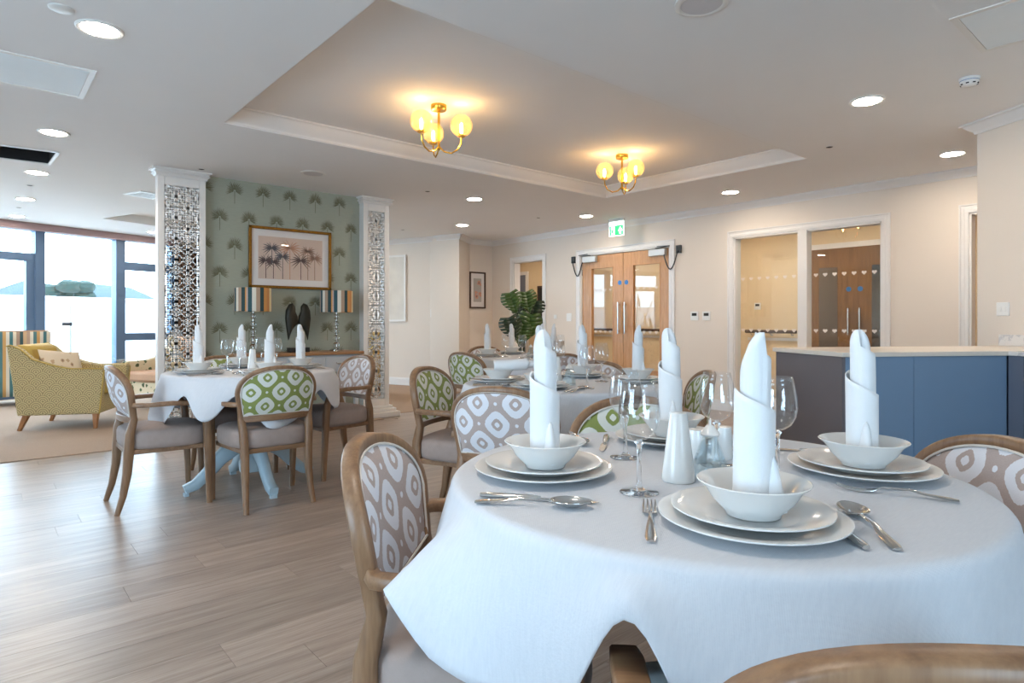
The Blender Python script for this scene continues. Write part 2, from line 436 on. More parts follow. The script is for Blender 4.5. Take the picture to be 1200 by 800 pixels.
c1 = MB().add([(WLEFT, 6.11, -.003), (3.4, 6.11, -.003), (3.4, 6.4, -.003), (5.6, 6.4, -.003), (5.6, 13, -.003), (WLEFT, 10, -.003),
               (WLEFT, 6.11, .004), (3.4, 6.11, .004), (3.4, 6.4, .004), (5.6, 6.4, .004), (5.6, 13, .004), (WLEFT, 10, .004)],
              [(5, 4, 3, 2, 1, 0), (6, 7, 8, 9, 10, 11)] + [(i, (i + 1) % 6, (i + 1) % 6 + 6, i + 6) for i in range(6)]).build('carpet', 'carpet')
struct(c1)

# ceiling: flat with a raised tray over the tables and another in the lounge
def poly_with_holes(outer, holes, z):
    loops = [[Vector((x, y, z)) for x, y in l] for l in [outer] + holes]
    return [v for l in loops for v in l], [tuple(t) for t in tessellate_polygon(loops)]
TX0, TX1, TY0, TY1 = 1.31, 5.36, 2.39, 4.62
tray = [(TX0, TY0), (TX1, TY0), (TX1, TY1), (TX0, TY1)]
LA = Vector((1.29, 9.96)); l1 = LA + WD * 2.4; l2 = l1 + WN * 2.0; l3 = LA + WN * 2.0
tray2 = [tuple(q) for q in (LA, l1, l2, l3)]
vent_hole = [tuple(atz(px, py, ZC)[:2]) for px, py in ((-25, 166), (68, 178), (58, 192), (-40, 180))]
yl = lambda x: WP.y + (x - WP.x) * WD.y / WD.x
outer = [(WLEFT - .1, WREAR - .1), (XB + .12, WREAR - .1), (XB + .12, yl(XB + .12)), (WLEFT - .1, yl(WLEFT - .1))]
mb = MB(); mb.add(*poly_with_holes(outer, [tray, tray2, vent_hole], ZC))
for l in (tray, tray2):
    n = len(l); mb.add([(x, y, z) for z in (ZC, ZT) for x, y in l], [(i, (i + 1) % n, (i + 1) % n + n, i + n) for i in range(n)])
    mb.add([(x, y, ZT) for x, y in l], [(0, 1, 2, 3)])
mb.add([(x, y, z) for z in (ZC, ZC + .2) for x, y in vent_hole], [(i, (i + 1) % 4, (i + 1) % 4 + 4, i + 4) for i in range(4)])
mb.box(WLEFT - .3, 9.2, WREAR - .3, 9.6, 2.78, 2.9)
mb.add([(x, y, z) for z in (2.78, 2.9) for x, y in ((WLEFT - .3, 9.6), (9.2, 9.6), (9.2, yl(9.2)), (WLEFT - .3, yl(WLEFT - .3)))], [(3, 2, 1, 0), (4, 5, 6, 7), (0, 1, 5, 4), (1, 2, 6, 5), (2, 3, 7, 6), (3, 0, 4, 7)])
ceil = struct(mb.build('ceiling', 'ceil'))

# coving profile swept along a run; the room lies to the left of the run
def cove(mb, p0, p1, z=None, d=.075, h=.075, e0=0, e1=0):
    z = ZC if z is None else z
    p0 = Vector(p0[:2]); p1 = Vector(p1[:2]); t = (p1 - p0).normalized(); n = Vector((-t.y, t.x))
    prof = [(0, 0), (0, -h), (.012, -h), (.014, -h + .012), (.02, -h + .02), (.034, -h + .03), (d - .024, -.026), (d - .016, -.014), (d - .012, -.012), (d, -.012), (d, 0)]
    vs = []
    for p, sg, e in ((p0, 1, e0), (p1, -1, e1)):
        for a, b in prof:
            q = p + n * a + t * (sg * e * a); vs.append((q.x, q.y, z + b - .0005))
    k = len(prof)
    mb.add(vs, [tuple(range(k)), tuple(range(2 * k - 1, k - 1, -1))] + [(i, (i + 1) % k, (i + 1) % k + k, i + k) for i in range(k)])
    return mb
mb = MB()
for i in range(4):
    a, b = tray[i], tray[(i + 1) % 4]; cove(mb, a, b, ZT, .085, .11, 1, 1)
struct(mb.build('trim_1', 'trim', ang=30))
struct(cove(MB(), (XB, -.4), (XB, 8.47), e1=1).build('trim_2', 'trim', ang=30))

# back wall with its openings
def wall_open(mb, x0, x1, ya, yb, holes, z1=ZC):
    y = ya
    for h0, h1, za, zb in sorted(holes):
        if h0 > y: mb.box(x0, x1, y, h0, 0, z1)
        mb.box(x0, x1, h0, h1, zb, z1)
        if za > 0: mb.box(x0, x1, h0, h1, 0, za)
        y = h1
    if yb > y: mb.box(x0, x1, y, yb, 0, z1)
    return mb
OPA = (7.19, 7.90, 0, 2.07); DRB = (4.80, 6.38, 0, 2.06); WNC = (2.30, 3.90, .18, 2.07); DRD = (.62, 1.585, 0, 2.06)
struct(wall_open(MB(), XB, XB + .12, -.5, 8.6, [OPA, DRB, WNC, DRD]).build('wall_back', 'cream'))
def casing(mb, y0, y1, z0, z1, w=.075, bottom=False):
    prof = [(0, .0), (0, .016), (.012, .02), (.03, .02), (.036, .014), (.058, .014), (.064, .022), (w, .022), (w, 0)]   # (away from opening, proud)
    def pts(e, a, b):
        return (XB - b, (y0 - a) if e[0] < 0 else (y1 + a), (z1 + a) if e[1] > 0 else (z0 - (a if bottom else 0)))
    corners = [(-1, -1), (-1, 1), (1, 1), (1, -1)] + ([(-1, -1)] if bottom else [])
    vs = [pts(c, a, b) for c in corners for a, b in prof]; k = len(prof)
    mb.add(vs, [(j * k + i, j * k + (i + 1) % k, (j + 1) * k + (i + 1) % k, (j + 1) * k + i) for j in range(len(corners) - 1) for i in range(k)])
    # lining of the reveal
    mb.box(XB - .002, XB + .125, y0, y0 + .018, z0, z1); mb.box(XB - .002, XB + .125, y1 - .018, y1, z0, z1); mb.box(XB - .002, XB + .125, y0, y1, z1 - .018, z1)
    return mb
struct(casing(MB(), *OPA).build('trim_3', 'trim', ang=25))
struct(casing(MB(), *DRD).build('trim_4', 'trim', ang=25))
# fixed glazed screen
w1 = casing(MB(), *WNC, bottom=True)
w1.box(XB - .018, XB + .1, 3.035, 3.135, .18, 2.07); w1.box(XB - .002, XB + .125, 2.3, 3.9, .18, .2)
w1 = struct(w1.build('window_1', 'trim', ang=25))
def heart(s):
    pts = []
    for k in range(20):
        a = 2 * PI * k / 20; pts.append((s * .0625 * 16 * math.sin(a) ** 3 / 1.0, s * .0625 * (13 * math.cos(a) - 5 * math.cos(2 * a) - 2 * math.cos(3 * a) - math.cos(4 * a))))
    return pts
hm = None
def hearts(parent, x, ya, yb, zs, n):
    global hm
    for z in zs:
        for k in range(n):
            y = ya + (yb - ya) * (k + .5) / n
            if hm is None:
                hm = MB().prism(heart(.024), 0, .0006, Matrix.Rotation(PI / 2, 4, 'Z')).build('heart_sticker', 'heart', parent); o = hm
            else:
                o = hm.copy(); COL.objects.link(o); o.parent = parent
            o.location = (x, y, z)
for a, b, n in ((2.32, 3.035, 7), (3.135, 3.88, 7)):
    g = MB().box(XB + .05, XB + .056, a, b, .2, 2.052).build('pane', 'glass', w1)
    hearts(g, XB + .0485, a + .02, b - .02, (1.575, .975), n)

# double doors
def leaf(name, y0, y1, hinge, label):
    """oak door leaf with glazed panel; hinge -1: hinge at y0"""
    t = struct(thing(name, label, 'door', (XB + .02, (y0 + y1) / 2, 0)))
    w = (y1 - y0) / 2 - .002; g0, g1 = -w + .12, w - .12
    if hinge > 0: g0, g1 = -w + .17, w - .17
    else: g0, g1 = -w + .14, w - .16
    mb = MB(); mb.box(0, .044, -w, g0, .008, 2.035); mb.box(0, .044, g1, w, .008, 2.035); mb.box(0, .044, g0, g1, .008, .40); mb.box(0, .044, g0, g1, 1.86, 2.035)
    fr = mb.build('door_panel', 'oakdoor', t)
    bd = MB()
    for a in (-.004, .036):
        bd.box(a, a + .012, g0, g0 + .014, .4, 1.86); bd.box(a, a + .012, g1 - .014, g1, .4, 1.86); bd.box(a, a + .012, g0, g1, .4, .414); bd.box(a, a + .012, g0, g1, 1.846, 1.86)
    bd.build('glazing_bead', 'oakdoor', t)
    p = MB().box(.019, .025, g0, g1, .4, 1.86).build('pane', 'glass', t)
    hs = MB(); 
    hearts(p, .0183, g0 + .03, g1 - .03, (1.53, .93), 4)
    yi = w - .055 if hinge < 0 else -w + .055
    hd = MB(); hd.tube([(-.002, yi, 1.31), (-.045, yi, 1.31)], .008); hd.tube([(-.002, yi, .94), (-.045, yi, .94)], .008); hd.tube([(-.045, yi, 1.345), (-.045, yi, .905)], .011)
    hd.build('pull_handle', 'steel', t)
    MB().lathe([(.0, 0), (.033, 0), (.033, .0015), (0, .0015)], 24, T=Matrix.Translation((-.0005, yi, 1.62)) @ Matrix.Rotation(-PI / 2, 4, 'Y')).build('fire_door_disc', 'bluedot', t)
    # closer box with folding arm
    yh = -w + .17 if hinge < 0 else w - .17
    b = MB().box(-.055, 0, yh - .13, yh + .13, 1.94, 2.03).build('door_closer', 'alu', t, bevel=.006)
    MB().sweep([(-.04, yh - hinge * 0.02, 2.04), (-.05, yh + hinge * .2, 2.055)], .018, .008).sweep([(-.05, yh + hinge * .2, 2.055), (-.06, yh + hinge * .02, 2.06)], .018, .008).build('closer_arm', 'darkwood' if 0 else 'black', t)
    for z in (.25, 1.0, 1.8): MB().tube([(-.004, hinge * w, z - .045), (-.004, hinge * w, z + .045)], .007).build('hinge', 'steel', t)
    return t
d1 = leaf('door_1', 4.82, 5.588, -1, 'right oak door leaf with tall glass pane and blue disc')
d2 = leaf('door_2', 5.592, 6.36, 1, 'left oak door leaf with tall glass pane and blue disc')
struct(casing(MB(), *DRB).build('trim_5', 'trim', ang=25))
# hinge sides: door_1's hinge is at low y (right in view); flexible cable loops from leaf to wall
for nm, ya, yb, zz, lb in (('door_cable', 4.88, 4.655, 2.0, 'black looped cable beside the right door leaf'), ('door_cable', 6.3, 6.51, 2.0, 'black looped cable beside the left door leaf')):
    t = thing(nm, lb, 'cable', (XB - .03, yb, zz), group='door cables')
    path = [(-.01, (ya - yb) * k / 14, -.02 - .23 * math.sin(PI * k / 14)) for k in range(15)]
    path[-1] = (.02, ya - yb, -.03)
    MB().tube(path, .008).build('cable', 'black', t); MB().box(0, .03, -.035, .035, -.05, .05).build('junction_box', 'black', t, bevel=.004)

# skirting
def skirt(mb, p0, p1, h=.13):
    mb.seg(p0, p1, 0, .014, 0, h - .02); mb.seg(p0, p1, 0, .008, h - .02, h); return mb
mb = MB()
for a, b in ((1.66, 2.225), (3.975, 4.725), (6.455, 7.115), (7.975, 8.47)): skirt(mb, (XB, a), (XB, b))
mb.box(XB - .014, XB, 2.225, 3.975, 0, .105)
struct(mb.build('baseboard_back', 'trim'))

# corner recess with the dark framed picture, pier, lounge wall
PC = Vector((5.825, 8.068)); LW0 = Vector((5.673, 8.471)); ld = (LW0 - PC).normalized(); LW1 = LW0 + ld * 4.6
struct(MB().box(6.1, XB + .12, 8.47, 8.6, 0, ZC).build('wall_recess', 'cream'))
PK = Vector((6.337, 8.47)); pp = [PC, PK, Vector((6.337, 9.0)), LW0 + ld * .3 + Vector((.1, 0)), LW0 + ld * .02]
mb = MB(); mb.add([(q.x, q.y, z) for z in (0, ZC) for q in pp], [(4, 3, 2, 1, 0), (5, 6, 7, 8, 9)] + [(i, (i + 1) % 5, (i + 1) % 5 + 5, i + 5) for i in range(5)])
pier = struct(mb.build('wall_pier', 'cream'))
off = Vector((-ld.y, ld.x)) * -.06
struct(MB().seg(LW0 + off, LW1 + off, -.12, 0, 0, ZC).build('wall_lounge', 'cream'))
mb = cove(MB(), (XB, 8.47), (6.337, 8.47), e0=1); cove(mb, PC, LW0, e0=-1, e1=0); cove(mb, LW0 + off, LW1 + off)
pr = PK
cove(mb, pr, PC, e1=-1)
struct(mb.build('trim_6', 'trim', ang=30))
mb = skirt(MB(), LW0 + off, LW1 + off); skirt(mb, PC, LW0); skirt(mb, pr, PC); skirt(mb, (XB, 8.47), (6.34, 8.47))
struct(mb.build('baseboard_lounge', 'trim'))

# servery wall (skewed) with cove
struct(MB().seg(RW0, RW1, 0, .14, 0, ZC).build('wall_right', 'cream'))
mb = MB(); n_ = Vector((RWD.y, -RWD.x))
cove(mb, RW1, RW0, e1=-1); cove(mb, RW0, RW0 - n_ * .14, e0=-1, e1=-1); struct(mb.build('trim_7', 'trim', ang=30))
struct(MB().box(5.0, XB + .1, -.62, -.5, 0, ZC).build('wall_passage', 'cream'))

# unseen sides: walls with big windows behind and beside the camera
def side_wall(name, wname, along_x, c, a0, a1, openings, t):
    mb = MB(); fr = MB(); gl = []
    def bx(m, u0, u1, z0, z1, d0, d1):
        if along_x: m.box(u0, u1, c + d0, c + d1, z0, z1)
        else: m.box(c + d0, c + d1, u0, u1, z0, z1)
    u = a0
    for o0, o1 in openings:
        bx(mb, u, o0, 0, ZC + .1, -t, 0); bx(mb, o0, o1, 0, .2, -t, 0); bx(mb, o0, o1, 2.3, ZC + .1, -t, 0); u = o1
        n = max(1, round((o1 - o0) / 1.15)); w = (o1 - o0) / n
        for k in range(n + 1): bx(fr, max(o0, o0 + k * w - .04), min(o1, o0 + k * w + .04), .2, 2.3, -t * .7, -t * .3)
        bx(fr, o0, o1, .2, .26, -t * .7, -t * .3); bx(fr, o0, o1, 2.24, 2.3, -t * .7, -t * .3)
        gl += [(o0 + k * w + .04, o0 + (k + 1) * w - .04) for k in range(n)]
    bx(mb, u, a1, 0, ZC + .1, -t, 0)
    struct(mb.build(name, 'cream')); w = struct(fr.build(wname, 'wframe'))
    for p, q in gl:
        m = MB(); bx(m, p, q, .26, 2.24, -t * .52, -t * .48); m.build('pane', 'glass', w)
side_wall('wall_left', 'window_3', False, WLEFT, WREAR - .1, yl(WLEFT), [(.2, 2.6)], .12)
side_wall('wall_front', 'window_4', True, WREAR, WLEFT, 5.5, [(-1.9, -.2)], .12)

# corridor behind the back wall
mb = MB(); mb.box(8.72, 8.84, -.6, 11.0, 0, ZC); struct(mb.build('wall_corridor', plain('corridor_wall_paint', (228, 206, 170), .75, var=.02)))
mb = MB(); mb.box(XB + .1, 8.84, -.7, -.6, 0, ZC); mb.box(XB + .1, 8.84, 11.0, 11.1, 0, ZC); mb.box(XB, XB + .12, 8.6, 11.0, 0, ZC); struct(mb.build('wall_corridor_end', 'cream'))
struct(MB().box(XB + .12, 8.84, -.7, 11.1, ZC, ZC + .05).build('ceiling_corridor', 'ceil'))
def rail(y0, y1, lb):
    t = thing('handrail', lb, 'handrail', (8.72, (y0 + y1) / 2, 0), group='corridor handrails'); h = (y1 - y0) / 2
    MB().tube([(-.07, -h, .93), (-.07, h, .93)], .024, 12).build('rail', 'darkwood', t)
    for k in (-.8, 0, .8): MB().tube([(-.07, k * h, .92), (-.04, k * h, .88), (0, k * h, .88)], .009).build('bracket', 'brushed', t)
    MB().box(-.012, 0, -h, h, .80, .84).build('dado_strip', 'trim', t)
rail(6.1, 8.0, 'dark handrail seen through the oak double doors'); rail(4.0, 4.75, 'dark handrail seen through the left pane of the glazed screen')
def corr_door(nm, yc, w, lb, m='oakdoor', dark=False):
    t = struct(thing(nm, lb, 'door', (8.72, yc, 0)))
    MB().box(-.03, 0, -w - .07, -w, 0, 2.12).box(-.03, 0, w, w + .07, 0, 2.12).box(-.03, 0, -w, w, 2.05, 2.12).build('door_frame', 'trim', t)
    MB().box(-.02, 0, -w, w, .01, 2.05).build('door_panel', m, t)
    return t
t = corr_door('door_3', 3.26, .62, 'dark oak corridor doors seen through the right pane', wood('dark_door_oak', (112, 78, 44), (146, 106, 64), .35))
for s in (-1, 1):
    MB().box(-.026, -.02, s * .33 - .12, s * .33 + .12, .5, 1.8).build('vision_panel', glass('dark_vision_glass', (.5, .5, .5), .15), t)
    MB().tube([(-.05, s * .07, 1.25), (-.05, s * .07, .9)], .014).build('pull_handle', 'steel', t)
    MB().lathe([(0, 0), (.033, 0), (.033, .002), (0, .002)], 20, T=Matrix.Translation((-.021, s * .07, 1.5)) @ Matrix.Rotation(-PI / 2, 4, 'Y')).build('fire_door_disc', 'bluedot', t)
corr_door('door_4', 5.38, .42, 'cream corridor door seen at the edge of the left pane', 'cream')
corr_door('door_5', 10.1, .42, 'grey corridor door seen through the open doorway', 'greypaint')

# ------------------------------------------------------------------ lounge glazing
w2 = MB()
def wbar(mb, s0, s1, z0, z1, a=-.09, b=.05):
    p, q = WL(s0), WL(s1); mb.seg((p.x, p.y), (q.x, q.y), -b, -a, z0, z1)
fr = MB()
for s0, s1 in ((-4.15, -4.05), (-2.8, -2.66), (-1.28, -1.14), (.40, .52), (1.5, 1.64), (2.40, 2.5)): wbar(fr, s0, s1, 0, 2.4)
wbar(fr, -4.1, 2.45, 0, .06); wbar(fr, -4.1, 2.45, 2.36, 2.46)
wbar(fr, -1.2, .44, 1.93, 2.04, -.07, .03); wbar(fr, 1.6, 2.44, 1.9, 2.03, -.07, .03); wbar(fr, 1.6, 2.44, .77, .89, -.07, .03)
wbar(fr, .3, .42, .05, 1.95, -.06, .02); wbar(fr, -1.18, -1.06, .05, 1.95, -.06, .02); wbar(fr, -1.1, .4, .05, .17, -.06, .02)
w2 = struct(fr.build('window_2', 'wframe'))
for s0, s1, z0, z1 in ((-4.05, -2.8, .06, 2.36), (-2.66, -1.28, .06, 2.36), (-1.14, .4, 2.04, 2.36), (-1.06, .3, .17, 1.93), (.52, 1.5, .06, 2.36), (1.64, 2.4, 2.03, 2.36), (1.64, 2.4, .89, 1.9), (1.64, 2.4, .06, .77)):
    m = MB(); wbar(m, s0, s1, z0, z1, -.012, -.006); m.build('pane', 'glass', w2)
m = MB(); wbar(m, -4.08, 2.46, 2.362, 2.459, .05, .15); tag(m.build('blind_box', 'blind', bevel=.004), 'mauve-beige blind box running along the top of the lounge windows', 'blind')
p, q = WL(2.46), WL(8.0); struct(MB().seg(p, q, -.02, .12, 0, ZC).build('wall_window_end', 'cream'))
# curtain beside the window, seen through the fretwork
def curtain(s0, s1, lb):
    n = 41
    def fn(i, j):
        s = s0 + (s1 - s0) * i / (n - 1); p = WL(s, .14 + .028 * math.sin(i * 1.25)); return (p.x, p.y, .02 + 2.32 * j)
    tag(MB().grid(fn, n, 2).build('curtain', plain('brown_curtain', (120, 96, 80), .85, var=.1), solid=.006), lb, 'curtain')
curtain(2.42, 2.9, 'brown curtain hanging beside the lounge window behind the fretwork')

# ------------------------------------------------------------------ outdoors
struct(MB().box(-40, 60, 14.4, 90, -.4, -.1).build('ground', 'terrace'))
struct(MB().add([(-2.7, 10.1, -.12), (7, 13.7, -.12), (7, 14.5, -.12), (-2.7, 14.5, -.12), (-2.7, 10.1, -.06), (7, 13.7, -.06), (7, 14.5, -.06), (-2.7, 14.5, -.06)],
               [(0, 1, 2, 3), (4, 5, 6, 7), (0, 1, 5, 4), (1, 2, 6, 5), (2, 3, 7, 6), (3, 0, 4, 7)]).build('terrace', 'terrace'))
fp = WL(-5, -3.2); t = thing('fence', 'white boarded fence beyond the lounge windows', 'fence', (fp.x, fp.y, -.1), math.atan2(WD.y, WD.x))
bm0 = None
for k in range(60):
    if bm0 is None: bm0 = MB().box(0, .19, 0, .02, 0, 1.62).build('board', 'fence', t); o = bm0
    else: o = bm0.copy(); COL.objects.link(o); o.parent = t
    o.location = (k * .2, 0, 0)
MB().box(-.02, 12.05, -.03, .05, 1.62, 1.66).build('top_rail', 'fence', t)
for k in range(7): MB().box(k * 2 - .04, k * 2 + .04, .02, .1, 0, 1.66).build('post', 'fence', t)
hp = MB()
def hf(i, j):
    a = math.radians(50 + i * 2.2); r = 85 + 12 * j; z = [-.5, 2.6, 4.2, 4.0][j] + (.8 * math.sin(i * .9) + .5 * math.sin(i * 2.3)) * (j > 1)
    return (r * math.cos(a), r * math.sin(a), z * 1.35)
struct(hp.grid(hf, 34, 4).build('hills', 'hill'))
def blob(mb, c, r, seed, n=10):
    rnd = random.Random(seed); 
    def fn(i, j):
        a = 2 * PI * i / n; b = PI * j / 6 - PI / 2; k = r * (1 + rnd.uniform(-.18, .18)) if 0 < j < 6 else r
        return (c[0] + k * math.cos(b) * math.cos(a), c[1] + k * math.cos(b) * math.sin(a), c[2] + .6 * k * math.sin(b))
    return mb.grid(fn, n, 7, True)
tp = atd(78, 341, 44); t = thing('tree', 'distant broad tree above the white fence', 'tree', (tp.x, tp.y, -.1))
mb = MB()
for k in range(7): blob(mb, (math.cos(k * 2.4) * 1.0, math.sin(k * 2.4) * 1.0, 2.7 + .3 * (k % 3) + .35), .75, k)
mb.build('crown', 'tree', t); MB().tube([(0, 0, 0), (.1, 0, 2.8)], [.2, .12], 8).build('trunk', 'darkwood', t)
lp = atd(83, 377, 11.2); t = thing('lamp_post', 'thin metal post with small floodlight in front of the fence', 'post', (lp.x, lp.y, -.1))
MB().tube([(0, 0, 0), (0, 0, 1.5)], .02, 8).build('pole', 'brushed', t); MB().box(-.13, .02, -.05, .05, 1.1, 1.16).build('floodlight', 'black', t, bevel=.005)

# ------------------------------------------------------------------ feature wall between two fretwork screens
GY = 6.40
gw = struct(MB().box(1.64, 3.25, GY, GY + .22, 0, ZC).build('wall_feature', 'sage'))
mb = MB(); rnd = random.Random(3)
for r in range(9):
    z0 = 2.352 - .272 * r
    for k in range(-1, 7):
        cx = 1.92 + .273 * k + (.0 if r % 2 == 0 else -.137)
        if z0 < .2: continue
        for s in range(21):
            a = -PI * .15 + (PI * 1.3) * s / 20 + rnd.uniform(-.03, .03); L = .098 * (1 - .1 * abs(s - 10) / 10) * rnd.uniform(.85, 1.05)
            dx, dz = math.cos(a), math.sin(a); w = .0036
            p = [(cx + dx * .012 - dz * .0012, z0 + dz * .012 + dx * .0012), (cx + dx * .012 + dz * .0012, z0 + dz * .012 - dx * .0012),
                 (cx + dx * L * .6 + dz * w, z0 + dz * L * .6 - dx * w), (cx + dx * L, z0 + dz * L), (cx + dx * L * .6 - dz * w, z0 + dz * L * .6 + dx * w)]
            if min(q[0] for q in p) < 1.645 or max(q[0] for q in p) > 3.245 or max(q[1] for q in p) > ZC - .005: continue
            mb.add([(x, GY - .0008, z) for x, z in p], [(0, 1, 2, 3, 4)])
        if 1.65 < cx < 3.24: mb.add([(cx - .0025, GY - .0008, z0), (cx + .0025, GY - .0008, z0), (cx + .002, GY - .0008, z0 - .125), (cx - .002, GY - .0008, z0 - .125)], [(0, 1, 2, 3)])
tag(mb.build('wallpaper_print', 'frond', gw), kind='stuff')
def screen(name, x0, x1, lb):
    t = thing(name, lb, 'screen', ((x0 + x1) / 2, 6.36, 0)); w = (x1 - x0) / 2; f = .055
    mb = MB()
    mb.box(-w, -w + f, -.05, .05, .12, 2.39); mb.box(w - f, w, -.05, .05, .12, 2.39); mb.box(-w + f, w - f, -.05, .05, 2.31, 2.39); mb.box(-w + f, w - f, -.05, .05, .12, .2)
    mb.build('frame', 'trim', t, bevel=.003)
    mb = MB()
    c4 = [(-w, -.05), (w, -.05), (w, .05), (-w, .05)]
    for i in range(4): cove(mb, c4[(i + 1) % 4], c4[i], e0=-1, e1=-1, d=.045, h=.07)
    mb.build('cornice', 'trim', t, ang=30)
    MB().box(-w - .09, w + .09, -.15, .15, 0, .06).box(-w - .06, w + .06, -.11, .11, .06, .095).box(-w - .03, w + .03, -.08, .08, .095, .125).build('plinth', 'trim', t, bevel=.006)
    mb = MB(); x = -w + f; W = 2 * (w - f); nx = 3 if W > .25 else 2; s = W / nx; z = .2; nz = int(round((2.31 - .2) / s)); sz = (2.31 - .2) / nz; b = .0105; d0, d1 = -.046, -.034
    def bar(u0, v0, u1, v1, ox, oz, fl):
        if fl: u0, u1 = 1 - u1, 1 - u0
        mb.box(x + ox * s + u0 * s - b * .5, x + ox * s + u1 * s + b * .5, d0, d1, z + oz * sz + v0 * sz - b * .5, z + oz * sz + v1 * sz + b * .5)
    for j in range(nz):
        for i in range(nx):
            fl = (i + j) % 2
            for q in ((.08, .08, .08, .5), (.08, .5, .3, .5), (.3, .3, .3, .5), (.3, .3, .5, .3), (.92, .5, .92, .92), (.7, .5, .92, .5), (.7, .5, .7, .7), (.5, .7, .7, .7),
                      (.5, .08, .92, .08), (.5, .08, .5, .3), (.08, .92, .5, .92), (.5, .7, .5, .92), (.7, .08, .7, .3), (.3, .7, .3, .92), (.08, .7, .3, .7), (.7, .3, .92, .3),
                      (0, 0, .08, .08), (.92, .92, 1, 1), (.0, .5, .08, .5), (.92, .5, 1, .5), (.5, 0, .5, .08), (.5, .92, .5, 1)): bar(*q, i, j, fl)
    for k in range(nx + 1): mb.box(x + k * s - b * .5, x + k * s + b * .5, d0, d1, .2, 2.31)
    for j in range(0, nz + 1, 2): mb.box(x, x + W, d0, d1, z + j * sz - b * .5, z + j * sz + b * .5)
    tag(mb.build('fretwork', 'trim', t), kind='stuff')
screen('fretwork_screen', 1.235, 1.635, 'white fretwork screen between the lounge windows and the green wall')
screen('fretwork_screen', 3.255, 3.575, 'white fretwork screen on the right end of the green wall')

# big palm picture
pt = thing('framed_picture', 'gold framed palm tree print on the green wall', 'picture', (2.476, GY, 1.72))
px0, px1, pz0, pz1 = -.43, .43, -.31, .31
mb = MB()
for a, b, c_, d in ((px0, px1, pz1 - .028, pz1), (px0, px1, pz0, pz0 + .028), (px0, px0 + .028, pz0, pz1), (px1 - .028, px1, pz0, pz1)): mb.box(a, b, -.035, -.002, c_, d)
mb.build('frame', 'gold', pt, bevel=.005)
MB().box(px0 + .02, px1 - .02, -.012, -.003, pz0 + .02, pz1 - .02).build('mount', 'mat_white', pt)
art = MB().box(-.335, .335, -.0135, -.012, -.215, .215).build('art_print', 'printbg', pt)
def palm(cx, base, top, r, m, seed):
    rnd = random.Random(seed); mb = MB(); y = -.0142 - .0001 * seed
    def P(x, z): return (max(-.334, min(.334, x)), y, max(-.214, min(.214, z)))
    mb.add([P(cx - .004, base), P(cx + .004, base), P(cx + .003, top), P(cx - .003, top)], [(0, 1, 2, 3)])
    for k in range(15):
        a = -.75 + (PI + 1.5) * k / 14; L = r * rnd.uniform(.85, 1.1); pts = []
        for q in range(6):
            u = q / 5; pts.append((cx + math.cos(a) * L * u, top + math.sin(a) * L * u * .95 - .22 * L * u * u))
        wv = .0058
        up = [(x, z + wv * math.sin(PI * (.15 + .85 * i / 5))) for i, (x, z) in enumerate(pts)]; dn = [(x, z - wv * 1.3 * math.sin(PI * (.15 + .85 * i / 5))) for i, (x, z) in enumerate(pts)]
        mb.add([P(*q) for q in up + dn], [(i, i + 1, i + 7, i + 6) for i in range(5)])
    mb.build('printed_palm', m, art)
for i, a in enumerate(((-.26, -.21, -.03, .1, 'palm_dark', 1), (-.185, -.21, -.04, .1, 'palm_dark', 2), (-.2, -.06, .1, .1, 'palm_slate', 3), (-.09, -.21, .02, .1, 'palm_slate', 4), (-.015, -.21, .11, .12, 'palm_orange', 5),
         (.1, -.21, -.01, .12, 'palm_dark', 6), (.175, -.21, .09, .1, 'palm_tan', 7), (.25, -.21, .02, .1, 'palm_tan', 8))): palm(*a)
MB().box(px0 + .026, px1 - .026, -.0185, -.0175, pz0 + .026, pz1 - .026).build('glazing', 'mirrorglass', pt)

# sideboard
SX, SY = 2.47, 6.18
sb = thing('sideboard', 'pale grey sideboard with oak top below the palm picture', 'sideboard', (SX, SY, 0))
MB().box(-.62, .62, -.21, .2, .735, .765).build('top', 'oaktop', sb, bevel=.006)
MB().box(-.58, .58, -.17, .18, .56, .735).build('body', 'sidepaint', sb)
for sx in (-1, 1):
    for sy in (-1, 1): MB().sweep([(sx * .555, .005 + sy * .15, 0), (sx * .555, .005 + sy * .15, .6)], [.035, .05], [.035, .05], up=(0, 1, 0)).build('leg', 'sidepaint', sb)
for k in (-.37, 0, .37):
    d = MB().box(k - .165, k + .165, -.184, -.168, .585, .715).build('drawer', 'sidepaint', sb, bevel=.004)
    MB().tube([(k - .05, -.185, .652), (k - .045, -.2, .645), (k + .045, -.2, .645), (k + .05, -.185, .652)], .006).build('handle', 'steel', d)
MB().box(-.56, .56, -.15, .18, .17, .195).build('shelf', 'oaktop', sb)
for k, (x, lb) in enumerate(((2.03, 'table lamp with striped shade left of the dark wing sculpture'), (2.885, 'table lamp with striped shade right of the dark wing sculpture'))):
    t = thing('table_lamp', lb, 'lamp', (x, 6.2, .765), .9, 'table lamps on the sideboard')
    MB().lathe([(0, 0), (.07, 0), (.07, .012), (.055, .02), (.02, .028), (0, .028)], 24).build('base', 'steel', t)
    MB().tube([(0, 0, .02), (0, 0, .42)], .006).build('stem', 'steel', t)
    for q in range(5):
        z = .06 + q * .075; rr = .036 - .002 * q
        MB().lathe([(.012, z - rr * .95), (rr * .8, z - rr * .6), (rr, z), (rr * .8, z + rr * .6), (.012, z + rr * .95)], 10).build('crystal_ball', 'solidglass', t)
    sh = MB(); R0, R1 = .168, .168
    sh.lathe([(R0, .405), (R1, .63), (R1 - .004, .63), (R0 - .004, .405)], 40, caps=False); sh.f += [(i, (i + 1) % 40, 120 + (i + 1) % 40, 120 + i) for i in range(40)]
    sh.build('lamp_shade', 'shade', t)
